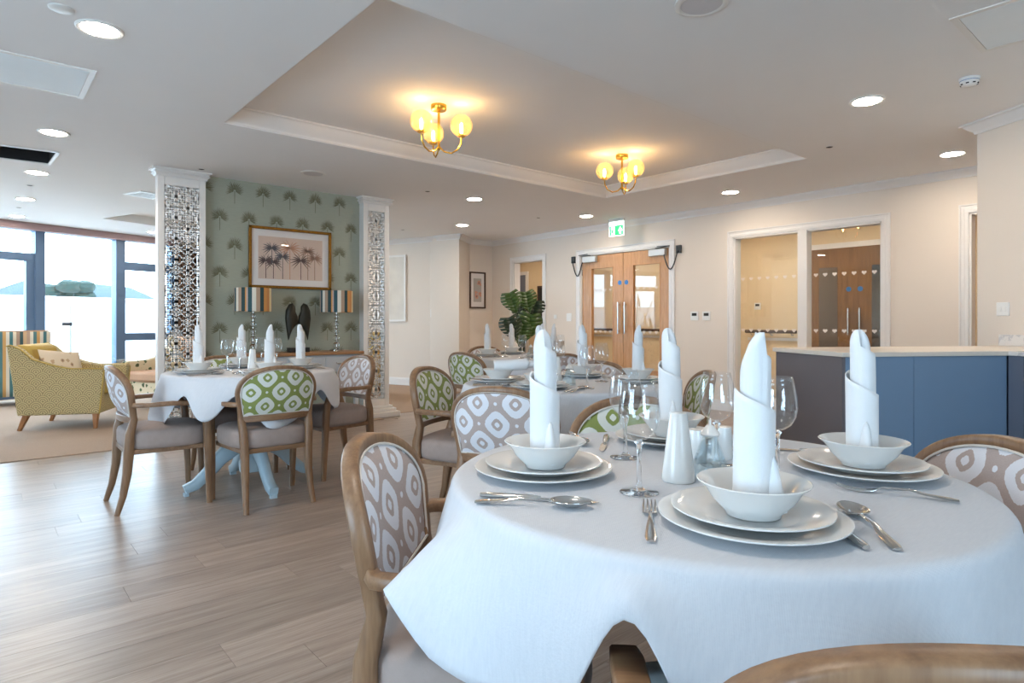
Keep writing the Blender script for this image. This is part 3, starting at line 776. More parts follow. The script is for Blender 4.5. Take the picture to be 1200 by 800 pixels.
# wing sculpture
t = thing('wing_sculpture', 'dark pair of folded wings on a black block', 'sculpture', (2.475, 6.2, .765))
MB().box(-.1, .1, -.05, .05, 0, .045).build('base', 'black', t, bevel=.003); MB().tube([(0, 0, .04), (0, 0, .3)], .006).build('rod', 'black', t)
for s in (-1, 1):
    o2 = [(.0, .29), (.006, .36), (.028, .41), (.03, .46), (.055, .495), (.095, .48), (.124, .42), (.13, .34), (.12, .25), (.108, .17), (.1, .12), (.084, .17), (.064, .22), (.036, .255)]
    n = len(o2); cx = sum(p[0] for p in o2) / n; cz = sum(p[1] for p in o2) / n; mb = MB(); rings = []
    for sc_, yy in ((1, 0), (.9, -.014), (.55, -.024), (.12, -.027)): rings.append([(s * (cx + (p[0] - cx) * sc_), yy, cz + (p[1] - cz) * sc_) for p in o2])
    vs = [q for r in rings for q in r] + [(q[0], .012, q[2]) for q in rings[0]]
    mb.add(vs, [(j * n + i, j * n + (i + 1) % n, (j + 1) * n + (i + 1) % n, (j + 1) * n + i) for j in range(3) for i in range(n)] + [tuple(range(3 * n, 4 * n)), tuple(range(4 * n, 5 * n))] + [(i, (i + 1) % n, 4 * n + (i + 1) % n, 4 * n + i) for i in range(n)])
    mb.build('wing', 'sculpt', t)

# ================================================================== DINING FURNITURE
# chair: local +Y is forwards, origin on the floor under the seat
def back_y(x, z): return -.205 - .20 * (z - .46) + 1.0 * x * x
def outline(sx, zb, zt, hw0, hw1, zs, n=14, e=2.3):
    """left-bottom -> over the arch -> right-bottom, in (x, z)"""
    pts = [(-hw0 - (hw1 - hw0) * k / 5, zb + (zs - zb) * k / 5) for k in range(5)]
    for k in range(n * 2 + 1):
        a = PI - PI * k / (2 * n); ca, sa = math.cos(a), math.sin(a)
        pts.append((hw1 * math.copysign(abs(ca) ** (2 / e), ca), zs + (zt - zs) * abs(sa) ** (2 / e)))
    pts += [(-x, z) for x, z in reversed(pts[:5])]
    return pts
def pad(mb, loop, yoff, puff, rings=6):
    n = len(loop); cx = 0; cz = sum(p[1] for p in loop) / n; vs = []
    for k in range(rings):
        s = 1 - k / (rings - .5)
        for x, z in loop:
            X_, Z_ = cx + (x - cx) * s, cz + (z - cz) * s
            vs.append((X_, back_y(X_, Z_) + yoff + puff * (1 - s ** 4), Z_))
    fs = [(j * n + i, j * n + (i + 1) % n, (j + 1) * n + (i + 1) % n, (j + 1) * n + i) for j in range(rings - 1) for i in range(n)] + [tuple((rings - 1) * n + i for i in range(n))]
    return mb.add(vs, fs)
def make_chair(fabric):
    def mk():
        t = thing('dining_chair', '', 'chair')
        # seat cushion, domed, wider at the front
        def so(k, n=40):
            a = 2 * PI * k / n; ca, sa = math.cos(a), math.sin(a); x = math.copysign(abs(ca) ** .55, ca); y = math.copysign(abs(sa) ** .55, sa)
            return (x * (.235 + .02 * y), .0 + y * .225)
        prof = [(.93, .35), (.98, .357), (1.0, .378), (1.0, .43), (.975, .448), (.9, .458), (.7, .466), (.35, .47)]
        mb = MB(); mb.grid(lambda i, j: (so(i)[0] * prof[j][0], so(i)[1] * prof[j][0], prof[j][1]), 40, len(prof), True)
        mb.f += [tuple(range(7 * 40, 8 * 40)), tuple(range(39, -1, -1))]
        mb.build('seat', 'seat', t, ang=60)
        mb = MB(); 
        for x0, x1, y0, y1 in ((-.215, .215, .17, .195), (-.19, .19, -.215, -.19)): mb.box(x0, x1, y0, y1, .326, .352)
        for s in (-1, 1): mb.sweep([(s * .185, -.2, .339), (s * .215, .185, .339)], .024, .026)
        mb.build('seat_rail', 'oakh', t)
        # arch frame
        L = outline(0, .535, .808, .195, .218, .665)
        mb = MB(); mb.sweep([(x, back_y(x, z), z) for x, z in L], .026, .034, up=(0, 1, 0), ch=.3)
        fr = mb.build('back_frame', 'oak', t, ang=50)
        mb = MB(); mb.sweep([(x, back_y(x, .525) - .002, .522) for x in [-.2 + .05 * k for k in range(9)]], .026, .036); mb.build('bottom_rail', 'oakh', t)
        Li = outline(0, .545, .796, .184, .206, .665); mb = MB(); pad(mb, Li, .012, .022); mb.build('front_pad', fabric, t, ang=80)
        Lo = outline(0, .54, .80, .188, .209, .665); mb = MB(); pad(mb, Lo, -.012, -.012); mb.build('back_pad', fabric, t, ang=80)
        for lo, yo in ((Li, .017), (Lo, -.016)):
            MB().tube([(x, back_y(x, z) + yo, z) for x, z in lo], .0032, 5, True).build('piping', 'ikat_piping', t)
        for s in (-1, 1):
            # rear leg: sabre curve up to the back frame
            pts = [(s * .192, -.262, 0), (s * .186, -.232, .1), (s * .182, -.212, .22), (s * .183, -.204, .34), (s * .188, -.2, .44), (s * .194, back_y(.194, .52), .525), (s * .198, back_y(.197, .56), .56)]
            MB().sweep(pts, [.026, .03, .036, .04, .04, .034, .03], [.026, .034, .044, .05, .044, .034, .03], up=(0, 1, 0)).build('leg', 'oak', t, ang=50)
            pts = [(s * .243, .2, 0), (s * .246, .196, .15), (s * .25, .19, .32), (s * .254, .186, .44), (s * .256, .178, .52)]
            MB().sweep(pts, [.028, .032, .036, .036, .034], [.028, .034, .04, .042, .04], up=(0, 1, 0)).build('leg', 'oak', t, ang=50)
            pts = [(s * .256, .18, .51), (s * .257, .165, .555), (s * .258, .135, .588), (s * .258, .09, .602), (s * .256, .0, .606), (s * .248, -.1, .604), (s * .232, -.17, .604), (s * .209, back_y(.21, .605) + .005, .605)]
            MB().sweep(pts, [.034, .036, .042, .046, .046, .042, .034, .026], [.036, .034, .03, .026, .025, .025, .026, .026], up=(0, .3, 1)).build('arm', 'oakh', t, ang=50)
        return t
    return Proto(mk)
M['ikat_piping'] = plain('pale_piping', (222, 214, 206), .8)
CHAIR = {'taupe': make_chair('ikat_taupe'), 'green': make_chair('ikat_green')}
def chair(kind, bx, by, face, label):
    """bx, by: where the top of the back stands; face: facing direction in degrees"""
    a = math.radians(face); return CHAIR[kind].put((bx + .275 * math.cos(a), by + .275 * math.sin(a), 0), a - PI / 2, label, 'oak dining armchairs')

TR, TH = .52, .75
TABLES = {'front': (1.155, .735), 'wall': (1.37, 4.21), 'mid': (2.335, 2.305), 'rear': (3.85, 4.36)}
TN = {'front': 'the front table', 'wall': 'the table before the green wall', 'mid': 'the middle table', 'rear': 'the rear table by the plant'}
def mk_table():
    t = thing('pedestal_table', '', 'table')
    MB().lathe([(0, .715), (TR - .02, .715), (TR - .006, .722), (TR - .004, .74), (TR - .012, .7485), (0, .7485)], 56).build('tabletop', 'oaktop', t)
    MB().lathe([(.0, .1), (.075, .1), (.08, .16), (.055, .2), (.07, .3), (.075, .42), (.05, .52), (.06, .58), (.1, .66), (.12, .715), (0, .715)], 28).build('pedestal', 'pedestal', t)
    for k in range(4):
        a = k * PI / 2 + PI; c_, s_ = math.cos(a), math.sin(a)
        pts = [(.05, .28), (.12, .265), (.2, .2), (.27, .12), (.34, .06), (.4, .04)]
        MB().sweep([(c_ * r, s_ * r, z) for r, z in pts], .055, [.12, .11, .085, .07, .06, .05], up=(0, 0, 1)).box(.38, .405, -.02, .02, 0, .02, Matrix.Rotation(a, 4, 'Z')).build('foot', 'pedestal', t, ang=50)
    return t
PT = Proto(mk_table)
for k, rz in (('front', .5), ('wall', 0), ('mid', .3), ('rear', .2)):
    PT.put((*TABLES[k], 0), rz, 'pale blue pedestal table under the white cloth of ' + TN[k], 'pedestal tables')

# chairs round each table: (kind, back position, facing, label)
CH_LIST = {
 'front': [('taupe', .64, 1.25, -46, 'oak dining chair with taupe ikat back at the left of the front table'),
           ('green', 1.68, 1.32, -132, 'oak dining chair with green ikat back at the far side of the front table'),
           ('taupe', 1.69, .312, 141, 'oak dining chair with taupe ikat back at the right of the front table'),
           ('taupe', .593, .106, 44, 'oak dining chair with its top rail cut off at the bottom of the picture')],
 'wall': [('taupe', .575, 4.22, 0, 'oak dining chair with pale ikat back left of the table before the green wall'),
          ('green', 1.325, 3.56, 90, 'oak dining chair with green ikat back seen from behind before the green wall table'),
          ('taupe', 2.22, 4.30, 186, 'oak dining chair with taupe ikat back between the green wall table and fretwork'),
          ('green', 1.37, 4.93, -90, 'oak dining chair with green ikat back nearest the sideboard')],
 'mid': [('taupe', 1.52, 1.86, 27, 'oak dining chair with taupe ikat back seen from behind at the middle table'),
         ('green', 1.90, 2.98, -62, 'oak dining chair with green ikat back left of the middle table'),
         ('taupe', 3.06, 2.71, 207, 'oak dining chair with taupe ikat back at the far side of the middle table'),
         ('green', 2.87, 1.77, 135, 'oak dining chair with green ikat back at the right of the middle table')],
 'rear': [('green', 3.05, 4.2, 5, 'oak dining chair with green ikat back left of the rear table by the plant'),
          ('taupe', 3.98, 5.1, -100, 'oak dining chair with only its arched rail showing behind the rear table'),
          ('taupe', 3.55, 3.5, 72, 'oak dining chair with taupe ikat back nearest the oak double doors'),
          ]}
for k, L in CH_LIST.items():
    for a in L: chair(*a)

# tablecloths
def cloth(key, base, notches, folds, seed, tweak=None, lab=''):
    cx, cy = TABLES[key]; n = 240; rnd = random.Random(seed)
    def drop(a):
        q = max(abs(math.cos(a - .6)), abs(math.sin(a - .6))); d = base + .12 * (1 / q - 1)
        f = 0
        if tweak:
            for ta, td, tf, tw in tweak:
                e = (a - math.radians(ta) + PI) % (2 * PI) - PI; g = math.exp(-(e / tw) ** 2); d += td * g; f += tf * g
        for na in notches:
            e = (a - math.radians(na) + PI) % (2 * PI) - PI; w_ = .13 if key == 'front' else .2; g = math.exp(-(e / w_) ** 2); d = d * (1 - g) + (.05 if key == 'front' else .085) * g
        return d, f
    rings = [(0, 0), (.25, 0), (.6, 0), (.85, 0), (.955, 0)] 
    vs = []; m = 14
    for r, _ in rings[1:]:
        for i in range(n): a = 2 * PI * i / n; vs.append((r * TR * math.cos(a), r * TR * math.sin(a), .7515))
    for k in range(5):
        b = PI / 2 * k / 4
        for i in range(n):
            a = 2 * PI * i / n; r = TR - .016 + .02 * math.sin(b); vs.append((r * math.cos(a), r * math.sin(a), .7515 - .02 * (1 - math.cos(b))))
    for k in range(1, m + 1):
        s = k / m
        for i in range(n):
            a = 2 * PI * i / n; d, f = drop(a)
            w = 0
            for ph, kk, am in folds: w += am * math.sin(kk * a + ph)
            w = w * (d / base) ** 1.5
            r = TR + .005 + (f + .03 + w) * s ** 1.25 + .012 * math.sin(PI * s)
            vs.append((r * math.cos(a), r * math.sin(a), .7315 - d * s))
    nr = len(vs) // n; fs = [(j * n + i, j * n + (i + 1) % n, (j + 1) * n + (i + 1) % n, (j + 1) * n + i) for j in range(nr - 1) for i in range(n)] + [tuple(range(n - 1, -1, -1))]
    o = MB().add(vs, fs).build('tablecloth', 'linen', ang=180, solid=.0018); o.location = (cx, cy, 0)
    tag(o, lab, 'tablecloth', 'white tablecloths')
cloth('front', .215, (-157,), [(.4, 5, .02), (1.4, 9, .012)], 1, [(163, -.135, .1, .13), (125, .02, .06, .3), (-112, .12, .05, .35), (-74, .1, .03, .25)], 'white linen cloth draped over the front table')
cloth('wall', .25, (148, 213, 244, 297, 331, 29), [(.9, 7, .028), (2.0, 11, .012)], 2, [(225, .03, .05, .15)], 'white linen cloth draped over the table before the green wall')
cloth('mid', .2, (), [(.2, 6, .02), (1.1, 10, .012)], 3, None, 'white linen cloth draped over the middle table')
cloth('rear', .24, (), [(2.2, 6, .022), (.3, 11, .01)], 4, None, 'white linen cloth draped over the rear table by the plant')

# ------------------------------------------------------------------ tableware
ZTOP = .7526
def lathe_thing(name, cat, prof, m, n=48):
    def mk(): return tag(MB().lathe(prof, n, caps=False).build(name, m, ang=50), '', cat)
    return Proto(mk)
PLATE = lathe_thing('dinner_plate', 'plate', [(0, 0), (.085, 0), (.088, .002), (.1, .006), (.138, .0155), (.1425, .0175), (.1425, .0195), (.137, .0195), (.1, .0105), (.088, .0065), (.08, .005), (0, .005)], 'china', 64)
PLATE2 = lathe_thing('side_plate', 'plate', [(0, 0), (.072, 0), (.075, .002), (.085, .006), (.117, .0145), (.1215, .0165), (.1215, .0185), (.116, .0185), (.085, .0105), (.073, .0065), (.068, .005), (0, .005)], 'china', 64)
BOWL = lathe_thing('soup_bowl', 'bowl', [(0, .004), (.036, .004), (.037, 0), (.041, 0), (.043, .005), (.062, .024), (.074, .043), (.084, .0505), (.0855, .0525), (.084, .0535), (.072, .047), (.058, .026), (.04, .0105), (0, .008)], 'china', 56)
GLASS_P = [(0, 0), (.034, 0), (.036, .0015), (.034, .003), (.012, .007), (.0055, .014), (.0042, .03), (.004, .075), (.0055, .088), (.013, .097), (.026, .108), (.035, .125), (.0385, .143), (.037, .165), (.032, .19), (.0285, .206), (.0278, .2065), (.0275, .206), (.031, .19), (.036, .165), (.0375, .143), (.034, .126), (.025, .110), (.012, .1), (0, .097)]
def mk_wine():
    t = thing('wine_glass', '', 'glass')
    MB().lathe([(0, .097), (.013, .1), (.026, .109), (.035, .125), (.0385, .143), (.037, .165), (.032, .19), (.0285, .206)], 40, caps=False).build('bowl', 'wine', t, ang=180, solid=.0008)
    MB().lathe([(0, .004), (.0075, .0095), (.005, .018), (.0042, .03), (.004, .078), (.0055, .089), (.009, .094), (.004, .0975), (0, .098)], 16, caps=False).build('stem', 'solidglass', t, ang=180)
    MB().lathe([(0, 0), (.034, 0), (.036, .0012), (.034, .0026), (.014, .0055), (.007, .009), (0, .0095)], 40, caps=False).build('foot', 'solidglass', t, ang=60)
    return t
WINE = Proto(mk_wine)
def mk_napkin():
    H_ = .275; T_ = 3.25; n = 150; nv = 18
    def fn(i, j):
        u = i / (n - 1); a = 2 * PI * T_ * u; r = .003 + .0265 * u ** .75
        if u > .62: r += .0022
        cut = H_ - .1 * (1 - math.cos(a)) / 2 * min(1, r / .024)
        k = max(0, (u - .62) / .38); k = k * k * (3 - 2 * k)
        top = cut * (1 - k) + (.215 - .075 * (u - .62) / .38) * k
        if u > .62: top = min(top, .232 - .1 * (u - .62) / .38 + .01)
        v = j / (nv - 1); z = top * v
        fl = 1 + .16 * max(0, (.16 - v) / .16) ** 1.5 * u
        tw = .16 * v
        return (r * fl * math.cos(a + tw) + .005 * v, r * fl * math.sin(a + tw), z)
    mb = MB().grid(fn, n, nv)
    o = mb.build('folded_napkin', 'napkin', ang=60, solid=.0022)
    # loose corner at the foot
    m2 = MB(); m2.grid(lambda i, j: ((.033 + .02 * math.sin(i / 9 * PI) * (1 - j / 7) ** .8) * math.cos(.2 + i * .09), (.033 + .02 * math.sin(i / 9 * PI) * (1 - j / 7) ** .8) * math.sin(.2 + i * .09), .002 + .085 * j / 7 * math.sin(.25 + i / 9 * 2.6)), 10, 8)
    m2.build('napkin_corner', 'napkin', o, solid=.002, ang=60)
    return tag(o, '', 'napkin')
NAP = Proto(mk_napkin)
def mk_knife():
    mb = MB()
    mb.sweep([(0, -.105, .0052), (0, -.09, .0055), (0, -.02, .0058), (0, .005, .005)], [.011, .0165, .013, .008], [.007, .0085, .0085, .006], n=10)
    bl = [(-.006, .0), (.0065, .0), (.009, .03), (.0095, .08), (.007, .098), (.001, .108), (-.004, .095), (-.006, .06)]
    vs = [(x, y, z) for z in (.0022, .0036) for x, y in bl]; n = len(bl)
    mb.add(vs, [tuple(range(n)), tuple(range(2 * n - 1, n - 1, -1))] + [(i, (i + 1) % n, (i + 1) % n + n, i + n) for i in range(n)])
    return tag(mb.build('dinner_knife', 'steel', ang=40), '', 'knife')
def handle(mb, y0, y1, zb=.004):
    mb.sweep([(0, y0, zb), (0, y0 + .012, zb + .001), (0, y0 + .05, zb + .004), (0, (y0 + y1) / 2 + .01, zb + .009), (0, y1 - .01, zb + .008), (0, y1, zb + .004)], [.012, .0175, .013, .0075, .006, .008], [.003, .0042, .004, .0038, .0036, .003], n=10)
def mk_spoon():
    mb = MB(); handle(mb, -.1, .035)
    def fn(i, j):
        a = 2 * PI * i / 24; k = [1, .96, .75, .45, .12][j]; y = .066 + .036 * math.sin(a) * k; x = .0225 * math.cos(a) * k * (1 - .12 * math.sin(a))
        return (x, y, .0125 - .0105 * (1 - k * k) + (.0012 if j == 0 else 0))
    mb.grid(fn, 24, 5, True); mb.f.append(tuple(range(len(mb.v) - 24, len(mb.v))))
    return tag(mb.build('soup_spoon', 'steel', ang=60, solid=.0012), '', 'spoon')
def mk_fork():
    mb = MB(); handle(mb, -.095, .03)
    mb.sweep([(0, .028, .008), (0, .036, .005), (0, .046, .003)], [.008, .018, .0235], .002, up=(0, 0, 1))
    for k in range(4):
        x = -.0098 + k * .0065; mb.sweep([(x, .044, .003), (x, .06, .0025), (x, .08, .005), (x * .97, .096, .0105)], [.0042, .004, .0034, .002], .0018, up=(0, 0, 1))
    return tag(mb.build('dinner_fork', 'steel', ang=50), '', 'fork')
KNIFE, SPOON, FORK = Proto(mk_knife), Proto(mk_spoon), Proto(mk_fork)
def setting(key, seat, pos, nrot, glass_px=None, cut=True):
    tx, ty = TABLES[key]; x, y = pos; g = ' ' + seat + ' ' + TN[key]
    PLATE.put((x, y, ZTOP), nrot, 'large white dinner plate' + g, 'dinner plates')
    PLATE2.put((x + .004, y + .003, ZTOP + .0105), nrot, 'smaller white upper plate' + g, 'side plates')
    BOWL.put((x + .003, y - .002, ZTOP + .017), nrot, 'white soup bowl with napkin' + g, 'soup bowls')
    if key == 'mid' and seat == S_['L']:
        o = NAP.put((x - .02, y + .005, ZTOP + .085), YAW - PI / 2, 'rolled white napkin fallen sideways across the left bowl of the middle table', 'rolled napkins'); o.rotation_euler = (0, math.radians(84), YAW - PI / 2)
    else: NAP.put((x + .003, y, ZTOP + .0265), nrot, 'tall rolled white napkin' + g, 'rolled napkins')
    if cut:
        a = math.atan2(ty - y, tx - x); r = a - PI / 2; cr, sr = math.cos(r), math.sin(r)
        for P, dx, dy, w in ((KNIFE, .168, -.01, 'steel knife beside the plates'), (SPOON, .198, -.015, 'steel spoon beside the plates'), (FORK, -.18, -.01, 'steel fork beside the plates')):
            P.put((x + cr * dx - sr * dy, y + sr * dx + cr * dy, ZTOP), r, w + g, {id(KNIFE): 'dinner knives', id(SPOON): 'soup spoons', id(FORK): 'dinner forks'}[id(P)])
def glass_at(px, py, lab, key=None):
    p = atz(px, py, ZTOP); WINE.put((p.x, p.y, ZTOP), 0, lab, 'wine glasses')
S_ = {'L': 'at the left of', 'N': 'at the near side of', 'R': 'at the right of', 'F': 'at the far side of'}
FR = {'L': (.899, .945), 'N': (.921, .497), 'R': (1.412, .515), 'F': (1.393, .979)}
for k, rot in (('L', 3.7), ('N', 4.2), ('R', 3.1), ('F', 3.3)): setting('front', S_[k], FR[k], rot, cut=False)
def lay(P, p0, p1, lab, grp, off=(0, 0)):
    """p0: handle end pixel, p1: tip pixel"""
    a, b = atz(*p0, ZTOP + .004), atz(*p1, ZTOP + .006); d = b - a; c_ = (a + b) / 2
    P.put((c_.x, c_.y, ZTOP), math.atan2(d.y, d.x) - PI / 2, lab, grp)
lay(KNIFE, (563, 580), (700, 586), 'steel knife beside the plates at the left of the front table', 'dinner knives')
lay(SPOON, (573, 588), (676, 591), 'steel spoon beside the plates at the left of the front table', 'soup spoons')
lay(FORK, (763, 640), (761, 584), 'steel fork left of the plates at the near side of the front table', 'dinner forks')
lay(SPOON, (1052, 643), (990, 592), 'steel spoon right of the plates at the near side of the front table', 'soup spoons')
lay(KNIFE, (1025, 649), (935, 585), 'steel knife half under the plates at the near side of the front table', 'dinner knives')
lay(FORK, (1111, 585), (992, 570), 'steel fork lying between the right and near plates of the front table', 'dinner forks')
lay(SPOON, (668, 506), (684, 522), 'steel spoon left of the plates at the far side of the front table', 'soup spoons')
lay(KNIFE, (711, 510), (706, 527), 'steel knife left of the plates at the far side of the front table', 'dinner knives')
lay(FORK, (848, 512), (860, 530), 'steel fork right of the plates at the far side of the front table', 'dinner forks')
lay(KNIFE, (975, 530), (905, 524), 'steel knife beyond the plates at the right of the front table', 'dinner knives')
for px, py, l in ((749, 577, 'nearest empty wine glass standing in the middle of the front table'), (733, 536, 'wine glass behind the nearest one on the front table'), (911, 560, 'wine glass right of the near napkin on the front table'), (840, 545, 'wine glass hidden behind the near napkin on the front table')): glass_at(px, py, l)
# table before the green wall
for k, p, r in (('L', (1.04, 4.19), 4.3), ('N', (1.37, 3.9), 4.9), ('R', (1.69, 4.2), 3.9), ('F', (1.40, 4.53), 4.6)): setting('wall', S_[k], p, r)
for px, py, l in ((266, 434, 'left of the pair of wine glasses'), (280, 437, 'right of the pair of wine glasses'), (324, 430, 'single wine glass nearest the wing sculpture'), (306, 428, 'wine glass behind the near napkin')): glass_at(px, py, l + ' on the table before the green wall')
for k, p, r in (('L', (2.08, 2.535), 1), ('N', (2.035, 2.165), 3.6), ('R', (2.64, 2.06), 4.2), ('F', (2.65, 2.46), 3.5)): setting('mid', S_[k], p, r)
for px, py, l in ((688, 455, 'near wine glass right of the cruet'), (705, 447, 'far wine glass right of the cruet'), (632, 446, 'left wine glass partly behind the big napkin'), (655, 440, 'wine glass behind the conical shaker')): glass_at(px, py, l + ' on the middle table')
for k, p, r in (('L', (3.56, 4.49), 3.8), ('N', (3.80, 4.02), 4.1), ('R', (4.14, 4.22), 4.4), ('F', (4.0, 4.66), 3.6)): setting('rear', S_[k], p, r)
for px, py, l in ((612, 420, 'left wine glass'), (592, 418, 'wine glass behind the left napkin'), (657, 419, 'right wine glass')): glass_at(px, py, l + ' on the rear table by the plant')
# cruets
CONE = lathe_thing('conical_shaker', 'shaker', [(0, 0), (.031, 0), (.033, .002), (.0325, .01), (.0175, .132), (.016, .136), (.013, .1365), (0, .1365)], 'china', 40)
POT = lathe_thing('condiment_pot', 'pot', [(0, 0), (.0225, 0), (.024, .003), (.0215, .07), (.0205, .074), (.018, .0745), (0, .0745)], 'china', 32)
def mk_cruet():
    t = thing('glass_cruet', '', 'cruet')
    def ring(w, z): return [(w, z)]
    mb = MB(); prof = [(0, 0), (.036, 0), (.038, .004), (.036, .02), (.024, .055), (.0155, .075), (.0145, .084), (.0125, .084), (.013, .075), (.021, .055), (.033, .02), (.034, .006), (0, .005)]
    mb.lathe(prof, 8, caps=False); mb.build('bottle', 'wine_thick', t, ang=25)
    MB().lathe([(0, .082), (.018, .082), (.02, .085), (.008, .102), (.0035, .104), (.003, .114), (0, .115)], 24, caps=False).build('stopper', 'china', t)
    return t
M['wine_thick'] = glass('thick_glass', (.9, .95, .97), .1)
CRU = Proto(mk_cruet)
for key, a in (('front', [(CONE, 795, 563, 'tall white conical shaker'), (POT, 815, 541, 'short white pot behind the cruet'), (CRU, 832, 556, 'glass cruet with white stopper'), (POT, 846, 537, 'short white pot right of the cruet')]),
               ('mid', [(CONE, 652, 449, 'tall white conical shaker'), (CRU, 667, 451, 'glass cruet with white stopper')]),
               ('wall', [(CONE, 296, 433, 'tall white conical shaker')]), ('rear', [(CRU, 622, 417, 'glass cruet with white stopper')])):
    for P, px, py, l in a:
        p = atz(px, py, ZTOP); P.put((p.x, p.y, ZTOP), .35, l + ' on ' + TN[key], 'condiments on the tables')

# ------------------------------------------------------------------ servery counter
SD = Vector((.533, .846)); FD = Vector((.846, -.533))          # depth and front directions of the skewed kitchen
P0 = Vector((3.455, 1.352)); LEN = (RW0 - P0).dot(FD) - .004; DEP = .63
ca = math.atan2(FD.y, FD.x)
IN = (Vector((4.326, .869)) - P0).dot(FD)
t = thing('servery_peninsula', 'blue panelled servery counter with cream worktop behind the front table', 'counter', (P0.x, P0.y, 0), ca)
MB().box(.02, LEN, .03, DEP - .03, .1, .885).build('carcass', 'greypaint', t)
for a, b in ((.018, .42), (.423, IN - .003)): MB().box(a, b, .004, .03, .02, .884).build('front_panel', 'bluepaint', t)
MB().box(0, .018, .004, DEP - .01, .0, .884).build('end_panel', 'shaded_panel', t)
MB().box(.03, LEN, .06, DEP - .06, 0, .1).build('toe_kick', 'black', t)
MB().box(-.012, LEN, -.012, DEP + .01, .885, .91).build('worktop', 'worktop', t, bevel=.003)
t = thing('base_cabinet', 'slate base cabinet beside the servery wall', 'cabinet', (P0.x, P0.y, 0), ca)
MB().box(IN + .022, LEN - .002, -2.4, -.004, .1, .885).build('body', 'greypaint', t)
MB().box(IN + .05, LEN - .002, -2.4, -.004, 0, .1).build('toe_kick', 'black', t)
MB().box(IN, IN + .022, -.09, -.004, .1, .884).build('filler_strip', 'greypaint', t)
for k in range(4):
    y1 = -.094 - k * .5; y0 = y1 - .496; d = MB()
    d.box(IN + .004, IN + .022, y0, y1, .1, .884).box(IN, IN + .004, y0, y0 + .07, .1, .884).box(IN, IN + .004, y1 - .07, y1, .1, .884).box(IN, IN + .004, y0 + .07, y1 - .07, .81, .884).box(IN, IN + .004, y0 + .07, y1 - .07, .1, .175)
    d = d.build('door', 'greypaint', t, bevel=.0015); MB().lathe([(.006, 0), (.006, .012), (.014, .018), (.014, .024), (0, .027)], 16, T=Matrix.Translation((IN, y0 + .04, .75)) @ Matrix.Rotation(-PI / 2, 4, 'Y')).build('knob', 'brushed', d)
tag(MB().box(IN - .012, LEN - .002, -2.4, -.0125, .885, .91, Matrix.Translation((P0.x, P0.y, 0)) @ Matrix.Rotation(ca, 4, 'Z')).build('worktop', 'marble', bevel=.003), 'white marble worktop along the servery wall', 'worktop')
tag(MB().box(LEN - .018, LEN + .001, -2.4, DEP + .05, .911, .985, Matrix.Translation((P0.x, P0.y, 0)) @ Matrix.Rotation(ca, 4, 'Z')).build('upstand', 'marble', bevel=.002), 'white marble upstand against the servery wall', 'upstand')

# ------------------------------------------------------------------ lounge furniture
def cushion_mesh(w, h, d, n=14):
    mb = MB()
    for s in (1, -1):
        def fn(i, j):
            u, v = 2 * i / (n - 1) - 1, 2 * j / (n - 1) - 1
            e = max(0, 1 - u ** 4) ** .5 * max(0, 1 - v ** 4) ** .5
            k = 1 - .1 * (1 - abs(u)) * abs(v) ** 3; k2 = 1 - .1 * (1 - abs(v)) * abs(u) ** 3
            return (u * w / 2 * k2, s * d / 2 * e, v * h / 2 * k)
        mb.grid(fn, n, n)
    return mb
def armchair(name, label, loc, face, side_m, in_m, W=.74, D=.78, hb=.84, ha=.60, leg_m='teak', pipe=None):
    """local +Y forward; low sweeping arms"""
    t = thing(name, label, 'armchair', loc, math.radians(face) - PI / 2)
    w, d = W / 2, D / 2
    prof = [(-d + .03, .15), (d - .04, .15), (d, ha - .03), (d - .01, ha), (d - .3, ha + .005), (d - .42, ha + .03), (-d + .16, hb - .14), (-d + .06, hb - .04), (-d - .02, hb), (-d - .06, hb - .01)]
    for s in (-1, 1):
        x0, x1 = (w - .09, w) if s > 0 else (-w, -w + .09)
        T = Matrix(((0, 1, 0, 0), (1, 0, 0, 0), (0, 0, 1, 0), (0, 0, 0, 1)))
        MB().prism(prof, x0, x1, T).build('arm', side_m, t, bevel=.015)
        if pipe:
            MB().tube([(x1 if s > 0 else x0, a, b) for a, b in prof[1:]], .006, 6).build('piping', pipe, t)
    MB().prism([(-d + .03, .15), (-d - .06, hb - .02), (-d, hb), (-d + .1, hb - .02), (-d + .2, .4), (-d + .2, .15)], -w + .09, w - .09, Matrix(((0, 1, 0, 0), (1, 0, 0, 0), (0, 0, 1, 0), (0, 0, 0, 1)))).build('backrest', in_m, t, bevel=.03)
    MB().box(-w + .09, w - .09, -d + .15, d - .05, .15, .33).build('seat_base', side_m, t, bevel=.01)
    MB().box(-w + .095, w - .095, -d + .17, d - .01, .332, .46).build('seat_cushion', in_m, t, bevel=.035)
    for sx in (-1, 1):
        for sy, k in ((-1, .06), (1, .0)):
            MB().sweep([(sx * (w - .06), sy * (d - .09), .16), (sx * (w - .045), sy * (d - .09 + k), 0)], [.055, .032], [.055, .032], up=(0, 1, 0)).build('leg', leg_m, t)
    return t
a_ = math.radians(-27); f_ = Vector((math.cos(a_), math.sin(a_))); nr = (Vector((.355, 7.748)) + Vector((.928, 7.449))) / 2 + Vector((-f_.y, f_.x)) * .32
armchair('armchair', 'mustard scallop-patterned armchair with wooden legs on the carpet', (nr.x, nr.y, .004), -27, 'scallop', 'yellow', pipe='yellow')
cu = cushion_mesh(.42, .32, .14).build('scatter_cushion', 'cushion', ang=180); q = Vector((nr.x, nr.y)) - f_ * .08 + Vector((f_.y, -f_.x)) * .12
cu.location = (q.x, q.y, .63); cu.rotation_euler = (math.radians(-24), math.radians(6), math.radians(30)); tag(cu, 'cream spotted scatter cushion in the mustard armchair', 'cushion')
